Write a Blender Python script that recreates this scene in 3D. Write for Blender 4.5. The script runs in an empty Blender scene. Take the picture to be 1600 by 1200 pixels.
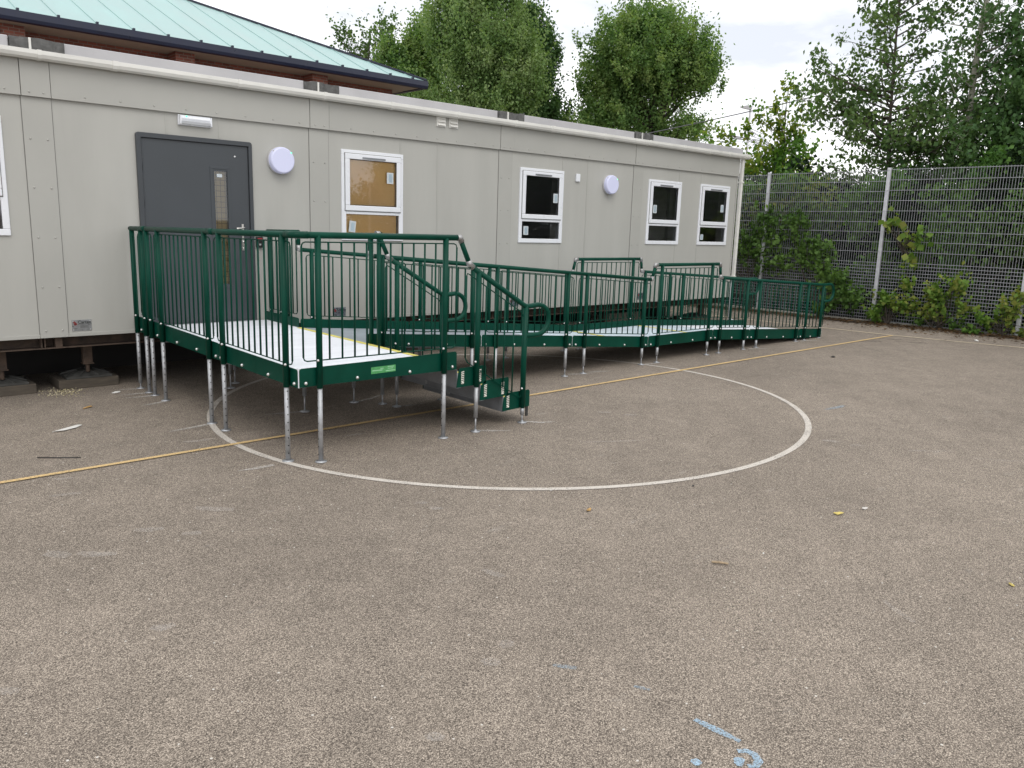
import bpy, math, random
import numpy as np
from mathutils import Vector, Matrix

random.seed(7); RNG = np.random.default_rng(7)
S = bpy.context.scene
COL = S.collection

# ------------------------------------------------------------------ camera
F_PX, YAW, PITCH, ROLL = 1252.9, 0.7311, 0.1940, 0.0312
CAM = Vector((0.0, -9.122, 1.870))
def make_camera():
    cy, sy, cp, sp = math.cos(YAW), math.sin(YAW), math.cos(PITCH), math.sin(PITCH)
    fwd = Vector((sy*cp, cy*cp, -sp)); right = Vector((cy, -sy, 0)); up = right.cross(fwd)
    r = right*math.cos(ROLL) + up*math.sin(ROLL)
    u = -right*math.sin(ROLL) + up*math.cos(ROLL)
    cam = bpy.data.cameras.new('camera'); o = bpy.data.objects.new('camera', cam); COL.objects.link(o)
    m = Matrix((( r.x, u.x, -fwd.x, CAM.x), (r.y, u.y, -fwd.y, CAM.y), (r.z, u.z, -fwd.z, CAM.z), (0, 0, 0, 1)))
    o.matrix_world = m
    cam.sensor_width = 36.0; cam.lens = F_PX/1600.0*36.0
    cam.clip_start = 0.05; cam.clip_end = 2000
    S.camera = o
make_camera()

# ------------------------------------------------------------------ sky, sun, exposure
SUN_ELEV, SUN_AZ = math.radians(50), math.radians(200)     # azimuth clockwise from +y
def make_world():
    w = bpy.data.worlds.new('World'); S.world = w; w.use_nodes = True
    nt = w.node_tree; nt.nodes.clear(); N = nt.nodes.new; L = nt.links.new
    out = N('ShaderNodeOutputWorld'); bg = N('ShaderNodeBackground'); bg.inputs['Strength'].default_value = 0.1
    sky = N('ShaderNodeTexSky'); sky.sky_type = 'NISHITA'; sky.sun_disc = False
    sky.sun_elevation = SUN_ELEV; sky.sun_rotation = SUN_AZ; sky.air_density = 1.0; sky.dust_density = 2.0
    tc = N('ShaderNodeTexCoord'); mp = N('ShaderNodeMapping'); mp.inputs['Scale'].default_value = (1, 1, 3.2)
    L(tc.outputs['Generated'], mp.inputs['Vector'])
    n1 = N('ShaderNodeTexNoise'); n1.inputs['Scale'].default_value = 2.6; n1.inputs['Detail'].default_value = 7; n1.inputs['Roughness'].default_value = .55
    L(mp.outputs['Vector'], n1.inputs['Vector'])
    r1 = N('ShaderNodeValToRGB'); r1.color_ramp.elements[0].position = .34; r1.color_ramp.elements[0].color = (.90, .90, .90, 1)
    r1.color_ramp.elements[1].position = .56; r1.color_ramp.elements[1].color = (1, 1, 1, 1)
    L(n1.outputs['Fac'], r1.inputs['Fac'])
    cl = N('ShaderNodeMix'); cl.data_type = 'RGBA'; cl.inputs['A'].default_value = (9.4, 9.8, 10.6, 1); cl.inputs['B'].default_value = (15.2, 15.2, 15.3, 1)
    r2 = N('ShaderNodeMapRange'); r2.inputs['From Min'].default_value = .34; r2.inputs['From Max'].default_value = .52
    L(n1.outputs['Fac'], r2.inputs['Value']); L(r2.outputs['Result'], cl.inputs['Factor'])
    mx = N('ShaderNodeMix'); mx.data_type = 'RGBA'
    L(r1.outputs['Color'], mx.inputs['Factor']); L(sky.outputs['Color'], mx.inputs['A']); L(cl.outputs['Result'], mx.inputs['B'])
    L(mx.outputs['Result'], bg.inputs['Color']); L(bg.outputs['Background'], out.inputs['Surface'])
make_world()
def make_sun():
    l = bpy.data.lights.new('sun', 'SUN'); l.energy = 1.1; l.angle = math.radians(35); l.color = (1, .96, .9)
    o = bpy.data.objects.new('sun', l); COL.objects.link(o)
    d = Vector((math.sin(SUN_AZ)*math.cos(SUN_ELEV), math.cos(SUN_AZ)*math.cos(SUN_ELEV), math.sin(SUN_ELEV)))
    o.rotation_euler = d.to_track_quat('Z', 'Y').to_euler(); o.location = (-5, -20, 30)
make_sun()
S.view_settings.view_transform = 'Standard'; S.view_settings.look = 'None'
S.view_settings.exposure = 0.0; S.view_settings.gamma = 1.0; S.view_settings.use_curve_mapping = False

# ------------------------------------------------------------------ materials
def newmat(name):
    m = bpy.data.materials.new(name); m.use_nodes = True
    nt = m.node_tree; b = nt.nodes['Principled BSDF']
    return m, nt, b
def setin(b, **k):
    for n, v in k.items():
        n = n.replace('_', ' ')
        if n in b.inputs: b.inputs[n].default_value = v
def varied(name, c, rough=.5, metal=0.0, spec=.5, amp=.12, scale=3.0, bump=0.0, bscale=60.0, coat=0.0, detail=5, stretch=(1, 1, 1), rvar=.1):
    """principled paint / metal with a soft cloudy variation of colour and gloss"""
    m, nt, b = newmat(name); N = nt.nodes.new; L = nt.links.new
    setin(b, Roughness=rough, Metallic=metal); b.inputs['Specular IOR Level'].default_value = spec; b.inputs['Coat Weight'].default_value = coat
    tc = N('ShaderNodeTexCoord'); mp = N('ShaderNodeMapping'); mp.inputs['Scale'].default_value = stretch
    L(tc.outputs['Object'], mp.inputs['Vector'])
    n = N('ShaderNodeTexNoise'); n.inputs['Scale'].default_value = scale; n.inputs['Detail'].default_value = detail; n.inputs['Roughness'].default_value = .6
    L(mp.outputs['Vector'], n.inputs['Vector'])
    mr = N('ShaderNodeMapRange'); mr.inputs['From Min'].default_value = .3; mr.inputs['From Max'].default_value = .7
    mr.inputs['To Min'].default_value = 1-amp; mr.inputs['To Max'].default_value = 1+amp
    L(n.outputs['Fac'], mr.inputs['Value'])
    vm = N('ShaderNodeVectorMath'); vm.operation = 'SCALE'; vm.inputs[0].default_value = c
    L(mr.outputs['Result'], vm.inputs['Scale']); L(vm.outputs['Vector'], b.inputs['Base Color'])
    m2 = N('ShaderNodeMapRange'); m2.inputs['From Min'].default_value = .3; m2.inputs['From Max'].default_value = .7
    m2.inputs['To Min'].default_value = rough-rvar; m2.inputs['To Max'].default_value = rough+rvar
    L(n.outputs['Fac'], m2.inputs['Value']); L(m2.outputs['Result'], b.inputs['Roughness'])
    if bump:
        n2 = N('ShaderNodeTexNoise'); n2.inputs['Scale'].default_value = bscale; n2.inputs['Detail'].default_value = 3
        L(tc.outputs['Object'], n2.inputs['Vector'])
        bp = N('ShaderNodeBump'); bp.inputs['Strength'].default_value = bump; bp.inputs['Distance'].default_value = .01
        L(n2.outputs['Fac'], bp.inputs['Height']); L(bp.outputs['Normal'], b.inputs['Normal'])
    return m

def asphalt():
    m, nt, b = newmat('asphalt'); N = nt.nodes.new; L = nt.links.new
    setin(b, Roughness=.9); b.inputs['Specular IOR Level'].default_value = .25
    tc = N('ShaderNodeTexCoord'); V = tc.outputs['Object']
    vo = N('ShaderNodeTexVoronoi'); vo.inputs['Scale'].default_value = 215; vo.inputs['Randomness'].default_value = 1; L(V, vo.inputs['Vector'])
    sep = N('ShaderNodeSeparateColor'); L(vo.outputs['Color'], sep.inputs['Color'])
    st = N('ShaderNodeValToRGB'); e = st.color_ramp.elements
    e[0].position = 0; e[0].color = (.144, .120, .099, 1); e[1].position = 1; e[1].color = (.57, .49, .405, 1)
    a = e.new(.45); a.color = (.292, .246, .202, 1); a = e.new(.8); a.color = (.392, .334, .275, 1)
    L(sep.outputs['Red'], st.inputs['Fac'])
    gap = N('ShaderNodeMapRange'); gap.inputs['From Min'].default_value = .38; gap.inputs['From Max'].default_value = .75
    gap.inputs['To Min'].default_value = 1; gap.inputs['To Max'].default_value = .36
    L(vo.outputs['Distance'], gap.inputs['Value'])
    v1 = N('ShaderNodeVectorMath'); v1.operation = 'SCALE'; L(st.outputs['Color'], v1.inputs[0]); L(gap.outputs['Result'], v1.inputs['Scale'])
    # broad tonal drift and blotches
    big = N('ShaderNodeTexNoise'); big.inputs['Scale'].default_value = .35; big.inputs['Detail'].default_value = 6; big.inputs['Roughness'].default_value = .62; L(V, big.inputs['Vector'])
    bm = N('ShaderNodeMapRange'); bm.inputs['From Min'].default_value = .3; bm.inputs['From Max'].default_value = .7; bm.inputs['To Min'].default_value = .84; bm.inputs['To Max'].default_value = 1.17
    L(big.outputs['Fac'], bm.inputs['Value'])
    med = N('ShaderNodeTexNoise'); med.inputs['Scale'].default_value = 5; med.inputs['Detail'].default_value = 8; med.inputs['Roughness'].default_value = .7; L(V, med.inputs['Vector'])
    mm = N('ShaderNodeMapRange'); mm.inputs['From Min'].default_value = .3; mm.inputs['From Max'].default_value = .7; mm.inputs['To Min'].default_value = .88; mm.inputs['To Max'].default_value = 1.12
    L(med.outputs['Fac'], mm.inputs['Value'])
    mul = N('ShaderNodeMath'); mul.operation = 'MULTIPLY'; L(bm.outputs['Result'], mul.inputs[0]); L(mm.outputs['Result'], mul.inputs[1])
    v2 = N('ShaderNodeVectorMath'); v2.operation = 'SCALE'; L(v1.outputs['Vector'], v2.inputs[0]); L(mul.outputs['Value'], v2.inputs['Scale'])
    # pale chalk and cement scuffs: sparse stretched patches
    mp = N('ShaderNodeMapping'); mp.inputs['Rotation'].default_value = (0, 0, .5); mp.inputs['Scale'].default_value = (1.1, 3.6, 1); L(V, mp.inputs['Vector'])
    sc = N('ShaderNodeTexNoise'); sc.inputs['Scale'].default_value = 1.7; sc.inputs['Detail'].default_value = 9; sc.inputs['Roughness'].default_value = .68; L(mp.outputs['Vector'], sc.inputs['Vector'])
    sm = N('ShaderNodeMapRange'); sm.inputs['From Min'].default_value = .625; sm.inputs['From Max'].default_value = .75; sm.inputs['To Max'].default_value = .6
    L(sc.outputs['Fac'], sm.inputs['Value'])
    fine = N('ShaderNodeTexNoise'); fine.inputs['Scale'].default_value = 160; L(V, fine.inputs['Vector'])
    fm = N('ShaderNodeMapRange'); fm.inputs['From Min'].default_value = .4; fm.inputs['From Max'].default_value = .6; L(fine.outputs['Fac'], fm.inputs['Value'])
    sf = N('ShaderNodeMath'); sf.operation = 'MULTIPLY'; L(sm.outputs['Result'], sf.inputs[0]); L(fm.outputs['Result'], sf.inputs[1])
    mx = N('ShaderNodeMix'); mx.data_type = 'RGBA'; mx.inputs['B'].default_value = (.5, .475, .44, 1)
    L(sf.outputs['Value'], mx.inputs['Factor']); L(v2.outputs['Vector'], mx.inputs['A']); 
    # white grit specks
    vs = N('ShaderNodeTexVoronoi'); vs.inputs['Scale'].default_value = 20; L(V, vs.inputs['Vector'])
    sp = N('ShaderNodeSeparateColor'); L(vs.outputs['Color'], sp.inputs['Color'])
    g1 = N('ShaderNodeMath'); g1.operation = 'GREATER_THAN'; g1.inputs[1].default_value = .84; L(sp.outputs['Green'], g1.inputs[0])
    g2 = N('ShaderNodeMath'); g2.operation = 'LESS_THAN'; g2.inputs[1].default_value = .10; L(vs.outputs['Distance'], g2.inputs[0])
    g3 = N('ShaderNodeMath'); g3.operation = 'MULTIPLY'; L(g1.outputs['Value'], g3.inputs[0]); L(g2.outputs['Value'], g3.inputs[1])
    mx2 = N('ShaderNodeMix'); mx2.data_type = 'RGBA'; mx2.inputs['B'].default_value = (.6, .57, .52, 1)
    L(g3.outputs['Value'], mx2.inputs['Factor']); L(mx.outputs['Result'], mx2.inputs['A']); L(mx2.outputs['Result'], b.inputs['Base Color'])
    bp = N('ShaderNodeBump'); bp.inputs['Strength'].default_value = .7; bp.inputs['Distance'].default_value = .004; bp.invert = True
    L(vo.outputs['Distance'], bp.inputs['Height']); L(bp.outputs['Normal'], b.inputs['Normal'])
    return m

def worn_paint(name, c, keep=.62, scale=90.0, soft=.1, op=1.0):
    """ground paint / chalk with gaps worn through to the asphalt"""
    m, nt, b = newmat(name); N = nt.nodes.new; L = nt.links.new
    setin(b, Roughness=.85); b.inputs['Base Color'].default_value = (*c, 1); b.inputs['Specular IOR Level'].default_value = .2
    tc = N('ShaderNodeTexCoord')
    n = N('ShaderNodeTexNoise'); n.inputs['Scale'].default_value = scale; n.inputs['Detail'].default_value = 2; L(tc.outputs['Object'], n.inputs['Vector'])
    n2 = N('ShaderNodeTexNoise'); n2.inputs['Scale'].default_value = 4; n2.inputs['Detail'].default_value = 5; L(tc.outputs['Object'], n2.inputs['Vector'])
    ad = N('ShaderNodeMath'); ad.operation = 'MULTIPLY_ADD'; ad.inputs[1].default_value = .35; L(n2.outputs['Fac'], ad.inputs[0]); L(n.outputs['Fac'], ad.inputs[2])
    t = .175+.5+(.5-keep)*.42
    mr = N('ShaderNodeMapRange'); mr.inputs['From Min'].default_value = t-soft; mr.inputs['From Max'].default_value = t+soft; mr.inputs['To Max'].default_value = op
    L(ad.outputs['Value'], mr.inputs['Value'])
    tr = N('ShaderNodeBsdfTransparent'); mix = N('ShaderNodeMixShader'); out = nt.nodes['Material Output']
    L(mr.outputs['Result'], mix.inputs['Fac']); L(tr.outputs['BSDF'], mix.inputs[1]); L(b.outputs['BSDF'], mix.inputs[2]); L(mix.outputs['Shader'], out.inputs['Surface'])
    return m

def glass_mat():
    m = bpy.data.materials.new('window_glass'); m.use_nodes = True; nt = m.node_tree; nt.nodes.clear(); N = nt.nodes.new; L = nt.links.new
    out = N('ShaderNodeOutputMaterial'); g = N('ShaderNodeBsdfGlossy'); g.inputs['Roughness'].default_value = .02; g.inputs['Color'].default_value = (.95, .97, 1, 1)
    t = N('ShaderNodeBsdfTransparent'); t.inputs['Color'].default_value = (.95, .97, .96, 1)
    f = N('ShaderNodeFresnel'); f.inputs['IOR'].default_value = 1.85; mx = N('ShaderNodeMixShader')
    L(f.outputs['Fac'], mx.inputs['Fac']); L(t.outputs['BSDF'], mx.inputs[1]); L(g.outputs['BSDF'], mx.inputs[2]); L(mx.outputs['Shader'], out.inputs['Surface'])
    return m

def leaf_mat(name, cols, trans=.35, rough=.5, clump=1.1):
    m, nt, b = newmat(name); N = nt.nodes.new; L = nt.links.new
    setin(b, Roughness=.6); b.inputs['Specular IOR Level'].default_value = .16
    geo = N('ShaderNodeNewGeometry'); r = N('ShaderNodeValToRGB'); e = r.color_ramp.elements
    n = len(cols)
    e[0].position = 0; e[0].color = (*cols[0], 1); e[1].position = 1; e[1].color = (*cols[-1], 1)
    for i in range(1, n-1):
        a = e.new(i/(n-1)); a.color = (*cols[i], 1)
    tc = N('ShaderNodeTexCoord'); cn = N('ShaderNodeTexNoise'); cn.inputs['Scale'].default_value = clump; cn.inputs['Detail'].default_value = 3
    L(tc.outputs['Object'], cn.inputs['Vector'])
    cm = N('ShaderNodeMapRange'); cm.inputs['From Min'].default_value = .34; cm.inputs['From Max'].default_value = .66; cm.inputs['To Min'].default_value = -.12; cm.inputs['To Max'].default_value = .62; L(cn.outputs['Fac'], cm.inputs['Value'])
    fa = N('ShaderNodeMath'); fa.operation = 'MULTIPLY_ADD'; fa.inputs[1].default_value = .5; L(geo.outputs['Random Per Island'], fa.inputs[0]); L(cm.outputs['Result'], fa.inputs[2])
    L(fa.outputs['Value'], r.inputs['Fac']); L(r.outputs['Color'], b.inputs['Base Color'])
    tl = N('ShaderNodeBsdfTranslucent'); vm = N('ShaderNodeVectorMath'); vm.operation = 'MULTIPLY'; vm.inputs[1].default_value = (1.5, 1.6, .7)
    L(r.outputs['Color'], vm.inputs[0]); L(vm.outputs['Vector'], tl.inputs['Color'])
    mx = N('ShaderNodeMixShader'); mx.inputs['Fac'].default_value = trans; out = nt.nodes['Material Output']
    L(b.outputs['BSDF'], mx.inputs[1]); L(tl.outputs['BSDF'], mx.inputs[2]); L(mx.outputs['Shader'], out.inputs['Surface'])
    return m

def brick_mat():
    m, nt, b = newmat('red_brick'); N = nt.nodes.new; L = nt.links.new
    setin(b, Roughness=.85)
    tc = N('ShaderNodeTexCoord'); mp = N('ShaderNodeMapping'); mp.inputs['Rotation'].default_value = (math.pi/2, 0, 0); L(tc.outputs['Object'], mp.inputs['Vector'])
    br = N('ShaderNodeTexBrick'); br.inputs['Color1'].default_value = (.27, .085, .055, 1); br.inputs['Color2'].default_value = (.17, .055, .038, 1); br.inputs['Mortar'].default_value = (.22, .17, .14, 1)
    br.inputs['Scale'].default_value = 1; br.inputs['Brick Width'].default_value = .225; br.inputs['Row Height'].default_value = .075; br.inputs['Mortar Size'].default_value = .008
    L(mp.outputs['Vector'], br.inputs['Vector']); L(br.outputs['Color'], b.inputs['Base Color'])
    return m

def wired_board():
    m, nt, b = newmat('ochre_board'); N = nt.nodes.new; L = nt.links.new
    setin(b, Roughness=.7)
    tc = N('ShaderNodeTexCoord'); n = N('ShaderNodeTexNoise'); n.inputs['Scale'].default_value = 1.3; n.inputs['Detail'].default_value = 3; n.inputs['Roughness'].default_value = .5
    L(tc.outputs['Object'], n.inputs['Vector'])
    r = N('ShaderNodeValToRGB'); r.color_ramp.elements[0].position = .3; r.color_ramp.elements[0].color = (.80, .55, .27, 1); r.color_ramp.elements[1].position = .72; r.color_ramp.elements[1].color = (.95, .68, .34, 1)
    L(n.outputs['Fac'], r.inputs['Fac']); L(r.outputs['Color'], b.inputs['Base Color'])
    return m

def door_backing():
    m, nt, b = newmat('wired_glass_backing'); N = nt.nodes.new; L = nt.links.new
    setin(b, Roughness=.6)
    tc = N('ShaderNodeTexCoord'); mp = N('ShaderNodeMapping'); mp.inputs['Rotation'].default_value = (math.pi/2, 0, 0); L(tc.outputs['Object'], mp.inputs['Vector'])
    br = N('ShaderNodeTexBrick'); br.offset = 0; br.inputs['Color1'].default_value = (.31, .215, .07, 1); br.inputs['Color2'].default_value = (.35, .25, .085, 1); br.inputs['Mortar'].default_value = (.075, .05, .018, 1)
    br.inputs['Scale'].default_value = 1; br.inputs['Brick Width'].default_value = .05; br.inputs['Row Height'].default_value = .06; br.inputs['Mortar Size'].default_value = .003
    L(mp.outputs['Vector'], br.inputs['Vector']); L(br.outputs['Color'], b.inputs['Base Color'])
    return m

def timber():
    return varied('weathered_timber', (.075, .062, .048), .85, amp=.35, scale=6, stretch=(1, 8, 8), bump=.4, bscale=40)

M = dict(
    asphalt=asphalt(),
    cladding=varied('grey_cladding', (.400, .398, .372), .55, amp=.05, scale=1.6, stretch=(1.6, 1, .28), bump=.05, bscale=250, spec=.35),
    trimgrey=varied('grey_trim', (.382, .380, .355), .5, amp=.04, scale=1.2, spec=.35),
    parapet=varied('parapet_flashing', (.46, .455, .47), .4, amp=.10, scale=1.6, spec=.4),
    bitumen=varied('bitumen_patch', (.10, .10, .098), .75, amp=.35, scale=14, bump=.8, bscale=25),
    cream=varied('gutter_plastic', (.70, .695, .66), .35, amp=.07, scale=2.5, stretch=(1, 1, 3)),
    upvc=varied('white_upvc', (.74, .76, .80), .3, amp=.02, scale=2),
    glass=glass_mat(),
    ochre=wired_board(), doorback=door_backing(),
    door=varied('slate_door_paint', (.047, .054, .062), .42, amp=.10, scale=1.3, bump=.03, bscale=300),
    doorframe=varied('slate_frame_paint', (.042, .048, .055), .38, amp=.08, scale=3),
    seal=varied('black_seal', (.008, .008, .008), .6),
    chrome=varied('brushed_steel', (.62, .60, .57), .28, metal=1.0, amp=.08, scale=20),
    green=varied('green_powder_coat', (.0011, .046, .029), .42, amp=.16, scale=5, spec=.14, rvar=.06),
    galv=varied('galvanised_steel', (.39, .40, .415), .5, metal=.55, amp=.22, scale=22, detail=6),
    galvdark=varied('galvanised_sheet', (.25, .265, .285), .45, metal=.5, amp=.15, scale=8),
    elbow=varied('cast_elbow', (.34, .34, .34), .45, metal=.7, amp=.2, scale=30),
    sealant=varied('joint_sealant', (.17, .17, .16), .8),
    slot=varied('slot_steel', (.66, .64, .58), .5, amp=.3, scale=60),
    hole=varied('dark_hole', (.012, .012, .012), .9),
    bolt=varied('bright_bolt', (.66, .66, .66), .3, metal=.75, amp=.1, scale=60),
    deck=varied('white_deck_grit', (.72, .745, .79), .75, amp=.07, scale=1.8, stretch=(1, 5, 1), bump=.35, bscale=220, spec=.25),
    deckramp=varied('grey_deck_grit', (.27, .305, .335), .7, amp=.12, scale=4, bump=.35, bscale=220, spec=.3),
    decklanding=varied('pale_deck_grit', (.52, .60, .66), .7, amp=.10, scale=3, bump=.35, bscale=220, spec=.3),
    yellow=varied('yellow_nosing', (.62, .55, .13), .7, amp=.2, scale=14),
    lamp=None,
    black=varied('black_plastic', (.012, .012, .013), .4),
    redglow=None,
    plate=varied('nameplate_metal', (.30, .31, .32), .35, metal=.6, amp=.15, scale=30),
    plateblue=varied('nameplate_sheen', (.20, .225, .26), .3, metal=.6, amp=.25, scale=40),
    darktext=varied('dark_lettering', (.03, .035, .035), .5), redtext=varied('dark_red_emblem', (.22, .03, .03), .5),
    sticker=varied('paper_label', (.50, .55, .58), .7, amp=.06, scale=30),
    stickerin=varied('paper_label_print', (.34, .43, .49), .7),
    rust=varied('rusty_steel', (.072, .049, .036), .8, amp=.5, scale=9, detail=8, bump=.4, bscale=50),
    timber=timber(),
    steelpad=varied('cast_pad_steel', (.055, .055, .052), .65, metal=.3, amp=.3, scale=12),
    faintchalk=worn_paint('faint_white_scuff', (.55, .51, .47), .42, 110, .20, .42),
    darkcable=varied('cable_sheath', (.12, .12, .13), .6),
    darkscuff=worn_paint('dark_scuff', (.05, .043, .036), .36, 40, .12),
    concrete=varied('concrete_block', (.30, .28, .24), .9, amp=.2, scale=7, bump=.4),
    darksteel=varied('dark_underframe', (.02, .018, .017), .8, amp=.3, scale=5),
    room=varied('room_lining', (.30, .29, .27), .8),
    jamb=varied('inner_reveal', (.55, .55, .53), .7),
    brick=brick_mat(),
    navy=varied('navy_fascia', (.008, .012, .034), .35, amp=.15, scale=3),
    soffit=None,
    teal=varied('teal_standing_seam', (.300, .445, .435), .45, amp=.09, scale=1.1, stretch=(1.2, .25, 1), spec=.4),
    teallight=varied('teal_seam_light', (.34, .485, .475), .45, amp=.03),
    fence=varied('fence_galvanised', (.30, .31, .325), .55, metal=.15, amp=.14, scale=6),
    fencepost=varied('fence_post_galvanised', (.56, .57, .60), .45, metal=.35, amp=.12, scale=8),
    bark=varied('bark', (.075, .062, .05), .9, amp=.35, scale=8, stretch=(3, 3, .6), bump=.8, bscale=30),
    palebark=varied('pale_bark', (.34, .33, .27), .8, amp=.25, scale=9, stretch=(1, 1, 4), bump=.3, bscale=30),
    soil=varied('soil', (.055, .042, .03), .95, amp=.4, scale=4, bump=1, bscale=30),
    whiteline=worn_paint('worn_white_paint', (.54, .50, .45), .82, 110, .10),
    orangeline=worn_paint('worn_orange_paint', (.60, .43, .21), .80, 110, .10),
    creamline=worn_paint('worn_cream_paint', (.62, .53, .38), .76, 110, .10),
    bluechalk=worn_paint('blue_chalk', (.36, .51, .64), .62, 130, .20, .85),
    bluefaint=worn_paint('faint_blue_chalk', (.30, .40, .48), .42, 130, .22, .6),
    whitechalk=worn_paint('white_chalk', (.60, .57, .53), .62, 60, .26, .75),
    paper=varied('white_plastic_scrap', (.66, .65, .62), .6, amp=.08, scale=20),
    dryleaf=varied('dry_leaf', (.36, .22, .08), .8, amp=.35, scale=60),
    yleaf=varied('yellow_leaf', (.52, .42, .12), .7, amp=.25, scale=60),
    twig=varied('pale_twig', (.34, .26, .17), .85, amp=.3, scale=60),
    pebble=varied('pebble', (.45, .43, .40), .8, amp=.2, scale=60),
    greenlabel=varied('green_label', (.07, .30, .10), .45, amp=.25, scale=50), greenlabel2=varied('green_label_print', (.30, .58, .36), .45, amp=.2, scale=60),
)
def emissive(name, base, em, strength):
    m, nt, b = newmat(name); b.inputs['Base Color'].default_value = (*base, 1); setin(b, Roughness=.35)
    b.inputs['Emission Color'].default_value = (*em, 1); b.inputs['Emission Strength'].default_value = strength
    return m
M['lamp'] = emissive('lit_lilac_diffuser', (.60, .62, .80), (.6, .62, 1.0), .07)
M['redglow'] = emissive('red_indicator', (.3, .02, .03), (1, .08, .1), .06)
M['greenled'] = emissive('green_led', (.1, .6, .3), (.1, 1, .45), 1.5)
def soffit_mat():
    m, nt, b = newmat('perforated_soffit'); N = nt.nodes.new; L = nt.links.new; setin(b, Roughness=.7)
    tc = N('ShaderNodeTexCoord'); v = N('ShaderNodeTexVoronoi'); v.inputs['Scale'].default_value = 12; v.inputs['Randomness'].default_value = .15; L(tc.outputs['Object'], v.inputs['Vector'])
    r = N('ShaderNodeValToRGB'); r.color_ramp.elements[0].position = .22; r.color_ramp.elements[0].color = (.10, .085, .065, 1); r.color_ramp.elements[1].position = .3; r.color_ramp.elements[1].color = (.42, .37, .30, 1)
    L(v.outputs['Distance'], r.inputs['Fac']); L(r.outputs['Color'], b.inputs['Base Color']); return m
M['soffit'] = soffit_mat()

# ------------------------------------------------------------------ mesh helpers
def gz(x, y):
    return .008*min(max(x, -12), 20) - .008*min(max(y, -14), 4)

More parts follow.
